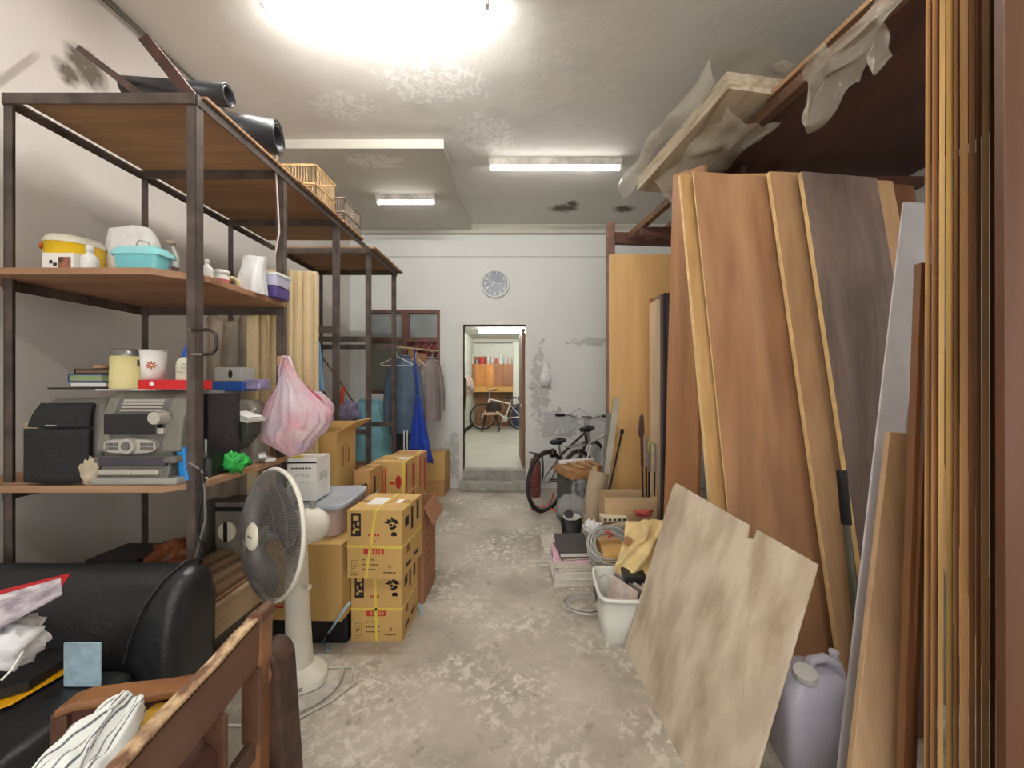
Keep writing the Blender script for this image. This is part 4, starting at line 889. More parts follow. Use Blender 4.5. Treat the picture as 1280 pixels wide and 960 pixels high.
# small printed carton
def smallp(m, w_, h, L):
    sticker(m, .15*w_, .32*w_, .1*h, .6*h, 1); m.m = 1; m.bx(w_, w_+.0008, .3*L, .45*L, .3*h, .8*h); m.m = 0
    leafmark(m, .7*w_, .6*h, .05, 1, 6)
carton('small carton with black print between the open box and red printed box', PX(443,2.56), PX(462,2.56), 2.56, .55, PZ(588,2.56), .22, -2, prints=smallp, m_=M_CARD2)
carton('plain brown carton supporting the small black printed box', PX(441,2.56), PX(465,2.56), 2.55, .001, .548, .25, -2, m_=M_CARD2)
# clear folded plastic sheet
m = MB(); m.sheet(lambda u, v: tuple(P(432+40*u+3*v, 648-34*u-6*v+3*math.sin(9*u), 2.42+.12*v)), 14, 6); tag(m.build('plastic_sheet', mat('hazy plastic film', (206,208,200), .3, alpha=.6), solid=.002), 'hazy stiff plastic sheet wedged behind the strapped carton', 'sheet')
# red printed cartons
def redp(m, w_, h, L):
    m.m = 2
    def el(cx, cz, rx, rz): m.prism([Vector((cx+rx*math.cos(a), -.0008, cz+rz*math.sin(a))) for a in [i*math.pi/10 for i in range(20)]], (0, .0008, 0))
    el(.12*w_, .66*h, .022, .05); el(.80*w_, .66*h, .022, .05)
    for a, b in ((.32,.36),(.40,.44)): m.bx(a*w_, b*w_, -.0008, 0, .4*h, .9*h)
    m.bx(.54*w_, .7*w_, -.0008, 0, .62*h, .66*h); m.bx(w_, w_+.0008, .03*L, .15*L, .45*h, .95*h); m.bx(w_, w_+.0008, .6*L, .8*L, .3*h, .9*h)
    m.m = 0
D = 2.86
carton('lower plain carton under the red printed strapped carton', PX(466,D), PX(508,D), D, .001, .40, .3, 0, m_=M_CARD2)
t = carton('upper carton with red oval prints and yellow strap, label on top', PX(465,D), PX(508,D), D-.02, .402, PZ(577,D), .28, -1, prints=redp, strap=[('h',.44), ('v',(.93,.95))])
X = TR(Vector((PX(465,D), D-.02, .402))); MB(X).bx(.16, .24, .1, .18, PZ(577,D)-.402+.002, PZ(577,D)-.402+.003).build('address_label', M_PAPER, t)
D = 3.2
carton('red edged carton behind the red oval printed carton, beneath blue apron', PX(488,D), PX(524,D), D, .34, PZ(569,D), .26, 0, prints=redp, strap=[('v',(.8,.8))], m_=M_CARD2)
carton('lower brown carton behind the strapped row, against the aisle', PX(488,D), PX(524,D), D, .001, .338, .26, 0, m_=M_CARD3)
# aisle side brown cartons with a hanging flap
def stripes(m, w_, h, L):
    m.m = 4
    for q in range(5): m.bx(w_, w_+.0008, .1*L, .85*L, (.35+.1*q)*h, (.38+.1*q)*h)
    m.m = 0
D = 2.46
open_carton('tall brown carton with a flap hanging open toward the aisle', PX(503,D), PX(527,D)+.015, D, .001, .62, .32, 0, {'r': (-62,.13), 'l': (60,.0), 'f': (-88,.0)}, M_CARD3, stripes)
# cartons against the back wall
D = 4.85
carton('lower carton by the back wall under the blue apron', PX(518,D), PX(555,D), D, .001, .20, .3, 0, m_=M_CARD2, seam=False)
carton('upper plain carton by the back wall, left of the doorway', PX(520,D), PX(556,D), D-.02, .202, PZ(566,D), .3, 0, m_=M_CARD, seam=False)
tag(MB().prism([P(556,566,5.2), P(562,566,5.2), P(562,609,5.2), P(556,609,5.2)], (0,.02,0)).build('cardboard_sheet', M_CARD2), 'flat cardboard panel leaning on the back wall left of the doorway', 'panel')
# floor bits near the cartons
m = MB(); m.tube([P(438,752,2.0), P(426,768,1.98), at_z(410,792,.05), at_z(404,802,.02), at_z(410,815,.01)], .008, 6); tag(m.build('blue_strap', mat('pale blue strap', (176,206,226), .4)), 'pale blue plastic strap curling out beside the lower strapped carton', 'strap')
a = at_z(522,752,.004); b = at_z(528,768,.004); tag(MB().beam(a, b, .016, .004).build('blue_strap_piece', mat('pale blue strap', (176,206,226))), 'short bit of light blue strap on the floor beside the cartons', 'strap')
c = at_z(418,786,.0); m = MB(); m.lathe([(.03,.0), (.07,.0), (.075,.025), (.07,.05), (.03,.05), (.03,0)], c, 30, caps=False); tag(m.build('black_reel', M_BLACK), 'black plastic reel on the floor left of the lower strapped carton', 'reel')
a = at_z(536,713,.012); tag(MB().beam(a, a+Vector((.05,.03,0)), .02, .012).build('paper_scrap', M_PAPER, bevel=.003), 'little white paper scrap on the floor at the brown carton corner', 'scrap')

# --- black leather sofa
M_LEA = mat('black leather', (40,41,44), .34, var=.12, scale=30, bump=.12, bscale=45)
sx1 = PX(231,1.36); st = T('sofa', 'worn black leather sofa at the lower left in front of the rack', 'sofa', (-1.7, 1.15, 0))
def cush(nm, x0, x1, y0, y1, z0, z1, bev, rot=None, m_=None):
    m = MB(); m.bx(x0, x1, y0, y1, z0, z1)
    o = m.build(nm, m_ or M_LEA, st, bevel=bev, seg=5)
    for p in o.data.polygons: p.use_smooth = True
    return o
SB = -2.36
m = MB(); 
m.prism([(SB,1.30,.20), (SB,1.52,.20), (SB,1.53,.60), (SB,1.50,.70), (SB,1.44,.735), (SB,1.37,.72), (SB,1.335,.64), (SB,1.31,.45)], (sx1-SB,0,0))
o = m.build('backrest', M_LEA, st, bevel=.05, seg=5)
for p in o.data.polygons: p.use_smooth = True
m = MB(); m.tube([(sx1-.055,1.50,.725), (sx1-.06,1.43,.745), (sx1-.075,1.36,.715), (sx1-.11,1.325,.64), (sx1-.135,1.30,.54), (sx1-.14,1.285,.47)], .005, 6); m.build('seam_piping', M_LEA, st)
cush('seat_cushion', SB, -1.30, .55, 1.30, .30, .455, .045)
cush('seat_base', SB, -1.32, .58, 1.48, .07, .295, .02)
for x in (-2.2, -1.42):
    for y in (.65, 1.4): MB().cyl((x,y,0), (x,y,.07), .025, .03, 14).build('leg', M_BLACK, st)
# things on the sofa
zs_ = .457
def on(px, py, z=zs_): return at_z(px, py, z)
# back-left: red magazines, tilted up on something
t = tag(MB().bx(-2.1, -1.78, 1.02, 1.25, .458, .60).build('red_bag', mat('dark red fabric', (120,26,34), .7, var=.2, scale=14), bevel=.03, seg=4), 'dark red bag on the sofa beneath the glossy magazines', 'bag')
def flat(name, label, pts, m_, cat, th=.006, mats=None, pr=None):
    m = MB(); m.prism(pts, (0,0,-th)); 
    if pr: pr(m)
    return tag(m.build(name, m_, bevel=.001), label, cat)
def v3(px, py, D): return P(px, py, D)
flat('magazine', 'red folded leaflet lying under the silver magazine', [v3(-30,745,1.1), v3(88,716,1.22), v3(74,738,1.16), v3(-40,780,1.02)], mat('red glossy print', (190,44,50), .3, var=.1), 'magazine')
flat('magazine', 'silvery printed magazine lying on the red leaflet', [v3(-30,752,1.02), v3(76,722,1.13), v3(78,741,1.07), v3(-30,800,.95)], mat('silvery print', (206,200,204), .25, var=.3, scale=26, col2=(140,128,140)), 'magazine')
# white plastic bag with a blue letter mark
m = MB(); bc = P(2,806,1.02); m.blob(bc, (.085,.07,.065), 4, .18, 28, 6); t = T('plastic_bag', 'white plastic bag with blue mark at the left edge on the sofa', 'bag', bc)
m.build('bag_body', mat('white plastic bag', (234,234,236)), t)
m = MB(); m.tube([bc+Vector((.02+.03*math.cos(a), -.078-.006*math.sin(a), .005+.025*math.sin(a))) for a in [i*.5 for i in range(11)]], .007, 8); m.build('blue_mark', mat('blue print', (30,52,130), .4), t)
# black flat case + yellow folder
zc = .478
flat('yellow_folder', 'bright yellow folder sticking out under the black case', [on(-60,890,zs_+.012), on(72,838,zs_+.012), on(91,829,zs_+.012), on(90,836,zs_+.012), on(14,880,zs_+.012), on(-60,905,zs_+.012)], mat('yellow orange plastic', (246,178,20), .35, var=.02), 'folder', .004)
pts = [on(-60,830,.50), on(60,800,.50), on(113,803,.50), on(36,852,.50), on(-60,880,.50)]
flat('laptop_case', 'flat black case lying on the yellow folder', pts, mat('matt black', (34,33,36), .5, var=.1), 'case', .028)
t = tag(MB().bx(-1.44, -1.325, 1.20, 1.206, .458, .595).build('blue_booklet', mat('light blue print', (176,206,222), .4, var=.12, scale=40), bevel=.002), 'light blue booklet standing against the sofa back', 'booklet')
flat('white_slip', 'white paper slip behind the black case', [on(60,798,.515), on(116,796,.505), on(118,803,.505), on(62,803,.515)], mat('bluish white print', (206,216,222), .4, var=.2, scale=30), 'paper', .003)
m = MB(); m.tube([bc+Vector((.08,-.03,-.02)), P(28,815,.98), P(14,838,.95), P(2,850,.93)], .003, 6); tag(m.build('cord', M_WHITEP), 'thin white cord trailing over the black case', 'cord')

# --- wooden armchair
M_CH = wood('worn brown chair wood', (116,80,60), (74,50,38), 'y', rough=.5, coat=.1)
M_CHW = mat('scuffed pale edge wood', (206,176,138), .65, col2=(116,80,60), scale=34, contrast=(.40,.58), stretch=(1,.6,1), detail=8, bump=.2)
M_CHO = wood('orange brown varnish', (156,106,66), (106,70,46), 'x', rough=.35, coat=.3)
t = T('wooden_armchair', 'old worn brown wooden armchair in the foreground facing the sofa', 'chair', (-.85, .8, 0))
# curved back: top rail in plan along depth, far end right
rail_pts = [P(327,765,1.06), P(315,775,1.03), P(296,795,.98), P(270,825,.91), P(238,858,.84), P(205,892,.77), P(175,925,.715), P(145,958,.665), P(100,1010,.61)]
def ribbon(m, pts, dz0, dz1, th, off=0):
    pts = [Vector(p) for p in pts]; vs = []; k = len(pts)
    for i, p in enumerate(pts):
        tn = (pts[min(i+1,k-1)]-pts[max(i-1,0)]); tn.z = 0; tn.normalize(); sd = Vector((tn.y, -tn.x, 0))
        for s, z in ((-1,dz0), (1,dz0), (1,dz1), (-1,dz1)): vs.append(p+sd*(s*th/2+off)+Vector((0,0,z)))
    fs = [(i*4+j, i*4+(j+1) % 4, (i+1)*4+(j+1) % 4, (i+1)*4+j) for i in range(k-1) for j in range(4)]
    m.add(vs, fs); m.add(vs[:4], [(3,2,1,0)]); m.add(vs[-4:], [(0,1,2,3)])
m = MB(); ribbon(m, rail_pts, -.13, -.012, .026); m.build('back_panel', M_CH, t, bevel=.004)
m = MB(); ribbon(m, rail_pts, -.008, .006, .032); m.build('top_rail', M_CHW, t, bevel=.008, seg=3)
m = MB(); ribbon(m, [p+Vector((0,0,-.32)) for p in rail_pts], -.05, .0, .024); m.build('lower_back_rail', M_CH, t, bevel=.004)
for k in range(1, 8, 2):
    p = rail_pts[k]; m = MB(); m.beam(p+Vector((0,0,-.13)), p+Vector((0,0,-.33)), .05, .014, (0,1,0)); m.build('back_slat', M_CH, t, bevel=.003)
pe = rail_pts[0]; m = MB(); m.prism([pe+Vector((-.012,-.02,.0)), pe+Vector((.014,-.02,.0)), pe+Vector((.016,-.05,-.78)), pe+Vector((-.03,-.05,-.78))], (0,.05,0)); m.build('rear_leg', M_CHO, t, bevel=.006)
m = MB(); m.cyl(pe+Vector((0,-.03,-.005)), pe+Vector((0,.03,-.005)), .02, n=20); m.build('stile_top', M_CH, t, bevel=.006)
pn = rail_pts[-1]; pn_ = Vector((pn.x, pn.y, 0)); MB().bx(pn.x-.03, pn.x+.012, pn.y-.02, pn.y+.025, 0, pn.z-.01).build('rear_leg', M_CH, t, bevel=.005)
# curved far arm
arm = [P(300,822,1.04), P(276,838,1.02), P(240,850,1.0), P(200,857,.985), P(150,862,.97), P(105,868,.955), P(84,876,.95)]
m = MB(); ribbon(m, arm, -.022, .0, .06); m.build('armrest', M_CHO, t, bevel=.008, seg=3)
m = MB(); ribbon(m, [p+Vector((0,.0,0)) for p in arm[1:]], -.16, -.022, .022); m.build('arm_panel', wood('dark red brown wood', (112,62,46), (74,40,32), 'x', rough=.5), t, bevel=.003)
a = arm[-1]; MB().bx(a.x-.02, a.x+.02, a.y-.02, a.y+.02, 0, a.z-.02).build('front_leg', M_CH, t, bevel=.004)
MB().bx(-1.10, -.70, .58, .95, .40, .425).build('seat', M_CH, t, bevel=.006)
MB().bx(-1.10, -1.06, .58, .62, 0, .60).build('front_leg', M_CH, t, bevel=.004)
# rounded scroll post standing behind the back
cx = PX(332,1.09); zt = PZ(838,1.09)
m = MB(); m.cyl((cx, 1.075, zt), (cx, 1.15, zt), .052, n=32); m.bx(cx-.03, cx+.05, 1.08, 1.145, 0.0, zt)
tp = T('wooden_stool', 'dark wooden post with a rounded scuffed end just behind the armchair', 'stool', (cx, 1.11, 0))
m = MB(); pr = [Vector((cx+.045*math.cos(a_), 1.075, zt+.062*math.sin(a_)+0)) for a_ in [math.pi*i/12 for i in range(13)]]+[Vector((cx-.045,1.075,.0)), Vector((cx+.085,1.075,0))]
m.prism(pr[::1], (0,.09,0)); m.build('post_body', mat('very dark worn wood', (84,60,50), .6, var=.3, scale=14), tp, bevel=.012, seg=3)
m = MB(); m.prism([Vector((cx-.006+.036*math.cos(a_), 1.066, zt-.0+.052*math.sin(a_))) for a_ in [math.pi*i/12 for i in range(24)]][::-1], (0,.009,0)); m.build('scuffed_face', mat('worn chipped paint', (140,100,78), .6, var=.4, scale=26, col2=(90,60,48)), tp, bevel=.004)
# seat load: brown cushion, yellow pad, striped towel
zc = .50
tag(MB().bx(-1.06, -.72, .62, .93, .427, .56).build('seat_pad', mat('dark brown cushion', (84,52,42), .7, var=.15), bevel=.03, seg=4), 'thick dark brown cushion on the armchair seat', 'cushion')
m = MB(); m.prism([at_z(218,874,.60)+Vector((0,.0,0)), at_z(196,876,.60), at_z(120,935,.60), at_z(90,985,.60), at_z(175,985,.60)], (0,0,-.035)); tag(m.build('yellow_cushion', mat('mustard yellow foam', (206,160,52), .7, var=.1), bevel=.008), 'mustard yellow pad across the armchair cushion', 'cushion')
tw = T('striped_towel', 'white towel with thin grey stripes bunched on the armchair', 'towel', at_z(110,930,.605))
def twm():
    m_ = mat('striped cotton', (236,236,232), .9, var=.02)
    nt = m_.node_tree; N = nt.nodes; L = nt.links; b = N['Principled BSDF']
    at = N.new('ShaderNodeAttribute'); at.attribute_name = 'stripe'
    r = N.new('ShaderNodeValToRGB'); r.color_ramp.elements[0].position = .15; r.color_ramp.elements[1].position = .3; r.color_ramp.elements[0].color = lin((96,104,108)); r.color_ramp.elements[1].color = lin((236,238,234))
    L.new(at.outputs['Fac'], r.inputs[0]); L.new(r.outputs[0], b.inputs['Base Color']); return m_
m = MB(); NU, NV = 90, 70
A, B_, C_, D_ = at_z(176,884,.63), at_z(145,886,.64), at_z(20,985,.62), at_z(128,990,.61)
def tf(u, v):
    # u from the gathered end (far right) to the near left; v across
    a = A.lerp(B_, v); b = D_.lerp(C_, v); p = a.lerp(b, u)
    r_ = .018*(1-.35*u); p.z += .03*math.sin(math.pi*v)**.6+r_*abs(math.sin(v*13+1.5*u*math.sin(3*u)))+.012*noise.noise(Vector((u*5, v*7, 2)))
    p.x += .015*math.sin(v*11+u*3)
    if v < .06 or v > .94 or u < .04: p.z -= .035
    return p
m.sheet(tf, NU, NV); o = m.build('towel_cloth', twm(), tw, solid=.006)
at_ = o.data.attributes.new('stripe', 'FLOAT', 'POINT')
for i in range(NU+1):
    for j in range(NV+1): at_.data[i*(NV+1)+j].value = abs(((j/NV)*13) % 1-.5)*2
# ================================================================== RIGHT: timber rack and loft
RD = Vector((-.165, 1.04, 0)).normalized()     # direction the loft runs away from the camera
RS = Vector((RD.y, -RD.x, 0))
M_RK = mat('reddish brown rack timber', (112,74,62), .55, var=.2, scale=10)
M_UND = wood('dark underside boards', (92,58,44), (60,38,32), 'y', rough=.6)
rk = T('loft_rack', 'dark brown timber loft rack under the ceiling on the right', 'rack', (1.6, 2.4, 0))
A0 = Vector((1.04, 3.74, 2.86)); NEAR = A0-RD*2.75
m = MB(); m.beam(A0, NEAR, .05, .06); m.build('loft_rail', wood('orange brown rail', (126,88,64), (92,62,46), 'y'), rk, bevel=.003)
m = MB(); m.beam(A0+RS*.26-Vector((0,0,0)), A0+RS*.26-RD*1.2, .045, .05); m.build('loft_rail', M_RK, rk, bevel=.003)
m = MB(); m.beam(A0+RS*.55, A0+RS*.55-RD*1.2, .045, .05); m.build('loft_rail', M_RK, rk, bevel=.003)
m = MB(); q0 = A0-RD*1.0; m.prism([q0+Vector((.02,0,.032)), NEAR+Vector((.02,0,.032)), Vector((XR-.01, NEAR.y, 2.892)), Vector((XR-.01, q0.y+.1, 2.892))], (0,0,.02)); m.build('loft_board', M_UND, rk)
for s in (.25, 1.1):
    c_ = A0-RD*s; m = MB(); m.beam(Vector((c_.x-.02, c_.y, 2.80)), Vector((XR-.01, c_.y, 2.80)), .05, .07); m.build('cross_beam', M_RK, rk, bevel=.003)
xp = PX(764, 3.8); MB().bx(xp-.04, xp+.04, 3.80, 3.88, 0, PZ(277,3.8)).build('post', mat('worn reddish post', (150,112,98), .6, var=.2), rk, bevel=.012)
m = MB(); m.beam(Vector((xp+.04, 3.83, PZ(298,3.83))), Vector((XR-.01, 3.9, PZ(303,3.83))), .06, .11); m.build('cross_beam', M_RK, rk, bevel=.003)
MB().bx(1.66, 1.74, 2.86, 2.94, 0, 2.80).build('post', M_RK, rk, bevel=.006)
MB().bx(XR-.1, XR-.02, 2.3, 2.38, 0, 2.80).build('post', M_RK, rk, bevel=.006)
# boards lying on the loft
for k in range(3):
    a = NEAR+RD*.05+RS*(.05+.16*k)+Vector((0,0,.07+.0*k)); b = a+RD*(1.0-.05*k); m = MB(); m.beam(a, b, .14, .022)
    tag(m.build('loft_plank', wood('loft plank wood', (190,150,112), (140,100,72), 'y')), ['short plank lying nearest the loft edge','middle short plank on the loft','short plank farthest in on the loft'][k], 'plank')
# layered bundle of panels overhanging
BA = Vector((1.05, 1.97, 2.925)); 
for k in range(4):
    sh = .006*k; m = MB(); a = BA+RS*(.0+sh)+RD*(.012*k)+Vector((0,0,.031*k)); m.prism([a, a+RS*.72, a+RS*.72+RD*1.05, a+RD*1.05], (0,0,.027))
    tag(m.build('panel_board', wood('weathered white edged board', (212,200,176), (164,146,118), 'y', rough=.8, sc=14), bevel=.002), ['bottom panel of the bundle overhanging the loft edge','second lowest panel of the overhanging loft bundle','second highest panel of the overhanging loft bundle','top panel of the bundle overhanging the loft edge'][k], 'panel')
M_FILM = mat('dusty plastic film', (214,206,188), .12, var=.1, scale=6, bump=.5, bscale=16, alpha=.36)
def film(name, label, fn, nu, nv):
    m = MB(); m.sheet(fn, nu, nv); return tag(m.build(name, M_FILM), label, 'plastic sheet')
def nzv(u, v, s, sc=6): return Vector(noise.noise_vector(Vector((u*sc+s, v*sc, s))))
def f1(u, v):
    # u along the bundle (0 near..1 far), v from inner top over the left edge and down
    top = BA+RS*(.40-.46*min(v/.6, 1))+RD*(-.05+1.15*u)+Vector((0,0,.155+.05*math.sin(math.pi*min(v/.6,1))*(.5+.5*math.sin(4*u+1))))
    if v > .6: k = (v-.6)/.4; top += Vector((-.03*k, 0, -(.16+.05*math.sin(9*u))*k))-RS*(.06*math.sin(math.pi*k))
    return top+nzv(u, v, 1.3, 7)*.028
film('plastic_sheet', 'wrinkled translucent plastic covering the overhanging bundle on the loft', f1, 60, 34)
def f1b(u, v):
    p = BA+RS*(.03+.36*u)+RD*(.05+.75*v)+Vector((0,0,-.02-.16*math.sin(math.pi*u)*(.4+.6*v)-.04)); p += nzv(u, v, 9.3, 6)*.04; return p
film('plastic_sheet', 'dusty plastic sagging beneath the overhanging bundle', f1b, 40, 30)
def f2(u, v):
    top = P(998,92,1.82).lerp(P(1135,-30,1.30), u); bot = P(1008,125,1.78).lerp(P(1120,72,1.34), u); dip = math.exp(-((u-.22)/.2)**2)
    p = top.lerp(bot, v); p.z -= v*.16*dip; p.x += -.05*math.sin(math.pi*v)*.5; p.y -= .04*math.sin(v*3+u*9)
    p += nzv(u, v, 4.1, 5)*.045; return p
film('plastic_sheet', 'crumpled translucent plastic hanging over the loft edge at upper right', f2, 50, 34)
def f3(u, v):
    a = BA+RS*(.28+.62*u)-RD*.02+Vector((0,0,.15)); b = a+RD*.25+Vector((0,0,.06+.05*math.sin(7*u))); p = a.lerp(b, v); p += nzv(u, v, 6.6, 6)*.04; return p
film('plastic_sheet', 'bunched plastic on top of the loft bundle toward the right', f3, 34, 16)

# --- large boards leaning
def board(name, label, tl, tr, br, bl, Dt, Db, th, m_, Dtr=None, Dbr=None, bev=.0015, vec=None):
    pts = [P(*tl, Dt), P(*tr, Dtr or Dt), P(*br, Dbr or Db), P(*bl, Db)]
    for q in (2, 3): pts[q].z = max(pts[q].z, .002)
    m = MB(); m.prism(pts, vec or (0, th, 0)); return tag(m.build(name, m_, bevel=bev), label, 'board')
def fl(D): return CY+ (CH-.003)*F/D
W_YEL = wood('honey pine board', (222,182,124), (202,160,104), rough=.45, coat=.1)
W_KNOT = wood('knotted brown veneer', (206,162,122), (160,116,84), rough=.45, sc=3.2, fine=14, c3=(190,144,106))
W_TAN = wood('plain tan board', (208,168,126), (190,150,110), rough=.5, sc=2)
W_GREY = wood('dark grey brown laminate', (150,130,120), (112,96,88), rough=.35, sc=7, fine=36)
W_EDGE = mat('pale raw plywood edge', (236,204,146), .7, var=.1, scale=20)
def bwe(label, tl, tr, br, bl, Dt, Db, m_, th=.02):
    """board whose left edge shows raw pale plywood"""
    t = board('wood_board', label, tl, tr, br, bl, Dt, Db, th, m_)
    me = t.data; me.materials.append(W_EDGE)
    for p in me.polygons:
        c_ = p.normal
        if c_.x < -.5: p.material_index = 1
    return t
bwe('honey yellow board leaning at the far left of the big board row', (850,218), (1000,216), (1062,fl(1.84)), (908,fl(1.84)), 2.20, 1.84, W_YEL, .03)
bwe('large knotted brown board, second from left of the leaning row', (866,214), (990,222), (1078,fl(1.80)), (933,fl(1.80)), 2.14, 1.80, W_KNOT, .012)
bwe('plain tan board with pale edge in front of the knotted board', (962,214), (1030,217), (1130,fl(1.74)), (1056,fl(1.74)), 2.07, 1.74, W_TAN, .03)
bwe('dark grey brown laminate board, front of the leaning row', (1002,214), (1096,222), (1210,fl(1.68)), (1102,fl(1.68)), 2.00, 1.68, W_GREY, .03)
board('wood_board', 'tan board behind the dark grey laminate board', (1040,222), (1116,226), (1232,fl(1.76)), (1120,fl(1.76)), 2.10, 1.77, .02, W_TAN)
board('wood_board', 'brown board at the right rear of the leaning row', (1076,226), (1142,232), (1262,fl(1.80)), (1170,fl(1.80)), 2.20, 1.82, .02, wood('mid brown board', (150,104,72), (112,74,52)))
# board turned sideways, in shade
m = MB(); m.prism([P(841,219,2.62), P(880,206,2.3), Vector((PX(872,2.3)-.02, 2.3, .002)), Vector((PX(827,2.62), 2.62, .002))], (.02,0,0)); tag(m.build('wood_board', wood('shaded brown board', (176,128,88), (142,100,70)), bevel=.001), 'brown board turned sideways at the left end of the leaning row', 'board')
# tall yellow door panel
D = 3.70
tag(MB().bx(PX(762,D), PX(845,D), D, D+.035, .001, PZ(318,D)).build('door_panel', wood('glossy honey panel', (230,188,128), (212,166,106), rough=.35, sc=2, fine=8, coat=.2), bevel=.002), 'tall smooth honey coloured door panel standing against the rack post', 'panel')
tag(MB().bx(PX(812,3.58), PX(836,3.58)+.2, 3.58, 3.60, .001, PZ(373,3.58)).build('wood_board', wood('orange board', (196,126,66), (160,98,52)), bevel=.001), 'orange brown narrow board in front of the honey door panel', 'board')
for k, (xa, xb, yt, cc, lb) in enumerate(((821,826,374,(236,214,180),'pale narrow strip among the dark boards beside the door panel'), (826.5,830,367,(128,108,104),'grey narrow board beside the pale strip'), (830.5,834,366,(60,50,54),'blackish narrow board right of the grey one'), (834.5,838,366,(84,70,72),'dark narrow board closest to the sideways board'))):
    D = 3.30-.03*k
    tag(MB().bx(PX(xa,D), PX(xb,D), D, D+.2, .001, PZ(yt,D)).build('wood_strip', wood('strip wood %d' % k, cc, tuple(int(c*.8) for c in cc)), bevel=.001), lb, 'board')
# dusty plywood offcut on the floor
W_DUST = mat('dusty plywood', (208,194,172), .8, var=.1, scale=7, stretch=(1,1.3,.5), bump=.2, bscale=18, detail=12, col2=(172,154,132), contrast=(.32,.6))
a, b, c_, d_ = Vector((.81,2.05,.88)), Vector((.912,1.2,.843)), Vector((.61,1.137,.003)), Vector((.534,2.05,.003))
n_ = (b-a).cross(d_-a).normalized(); n_ = n_ if n_.x > 0 else -n_
e1 = b-a; dn = (d_-a)
pts = [a, a+e1*.64, a+e1*.655+dn*.055, a+e1*.70+dn*.04, a+e1*.70, b, c_, d_]
m = MB(); m.prism(pts, n_*.012); o = m.build('plywood_offcut', [W_DUST, wood('ply edge', (188,148,92), (150,112,68), sc=20)], bevel=.001)
tag(o, 'large dusty grey brown plywood square with a notch leaning on the floor', 'board')
m = MB(); k = n_*.014; s_ = -e1*.045; m.prism([a+k+s_+dn*.02, a+k+e1*.5+dn*.012, d_+k+e1*.5, d_+k+s_*.2], n_*.01); tag(m.build('plywood_offcut', W_DUST, bevel=.001), 'second plywood sheet peeking out behind the notched dusty one', 'board')
a = P(1140,300,1.34); tag(MB().prism([P(1146,330,1.62), P(1178,330,1.62), P(1170,fl(1.52),1.52), P(1124,fl(1.52),1.52)], (.018,.018,0)).build('wood_board', wood('deep brown board', (104,66,48), (70,44,34)), bevel=.001), 'dark brown board filling the gap left of the upright stack', 'board')
# white grey long channel and tan panel
D1, D2 = 1.45, 1.17
m = MB(); bl = P(1034,fl(D2),D2); br = P(1070,fl(D2),D2); tl = P(1128,250,D1); tr = P(1165,253,D1)
m.prism([tl, tr, br, bl], (.072,.07,0)); tag(m.build('plastic_channel', mat('grey white plastic channel', (222,220,226), .35, var=.05), bevel=.012, seg=3), 'long grey white plastic channel leaning in front of the boards', 'channel')
board('tan_panel', 'narrow plain tan panel leaning in front of the white channel', (1113,540), (1153,543), (1125,fl(1.04)), (1046,fl(1.04)), 1.20, 1.04, .018, wood('matt tan hardboard', (200,170,134), (184,152,118), sc=2, rough=.7))
# thin pole with black grip, extension pole
t = T('pole', 'grey metal pole with a black rubber grip against the grey laminate', 'pole', Vector((PX(1078,1.58), 1.50, 0)))
m = MB(); m.cyl(P(1057,645,1.62), P(1085,fl(1.52),1.52), .013, n=14); m.build('pole_tube', mat('greenish grey tube', (112,112,100), .35, .4), t)
m = MB(); m.cyl(P(1052,588,1.63), P(1058,655,1.62), .019, n=16); m.build('grip', M_BLACK, t, bevel=.004)
# jerry can
D = 1.36; c = Vector((1.07, 1.43, 0)); t = T('jerry_can', 'translucent grey lavender jerry can with white cap on the floor', 'can', c)
M_JUG = mat('lavender grey polyethylene', (208,206,222), .3, var=.03)
X = TR(c) @ R(-8) @ Matrix.Diagonal((1.1,1.1,.82,1)); m = MB(X)
m.loft([((0,0,0), .09,.07), ((0,0,.01), .105,.082), ((0,0,.33), .108,.085), ((.0,0,.385), .1,.08), ((.01,0,.42), .075,.065), ((.02,0,.435), .04,.04)], 48, 4.5); m.build('can_body', M_JUG, t)
m = MB(X); m.cyl((-.03,-.03,.385), (-.045,-.05,.44), .032, .03, 24); m.build('neck', M_JUG, t); 
m = MB(X); m.cyl((-.043,-.048,.432), (-.050,-.058,.460), .035, .033, 24); m.build('cap', M_WHITEP, t, bevel=.003)
m = MB(X); m.tube([(-.02,0,.415), (.0,0,.462), (.04,0,.478), (.075,0,.455), (.085,0,.40)], [.018,.017,.017,.018,.02], 12); m.build('handle', M_JUG, t)
m = MB(X); m.lathe([(.022,0), (.016,.03), (.012,.045), (.016,.062), (.014,.07), (0,.072)], (.075,.01,.435), 18); m.build('vent_spout', M_JUG, t)
# boards on edge at the right
EBX = [(1158,1154,9,(200,156,108)), (1167,1163,9,(150,108,76)), (1176,1172,12,(210,170,114)), (1188,1185,14,(228,186,116)), (1202,1200,11,(160,116,80)), (1213,1212,15,(208,164,106)), (1228,1228,13,(200,150,104)), (1241.5,1242,4,(84,60,52)), (1246,1247,8,(172,150,134))]
EB = []; _x = 1157.5; _r = random.Random(8)
for _k in range(12):
    _w = [7,8,7,9,6,10,8,6,9,7,4,6][_k]; EB.append((_x, _x-.4+_k*.05-3*(_k < 3), _w, [(198,150,96),(170,122,80),(218,176,110),(226,182,108),(160,114,76),(204,156,98),(188,138,88),(150,104,70),(206,160,102),(190,142,96),(84,60,52),(176,152,136)][_k])); _x += _w+1.1
pos = ['tenth' if 0 else 'first','second','third','fourth','fifth','sixth','seventh','eighth','ninth','tenth','eleventh','twelfth']
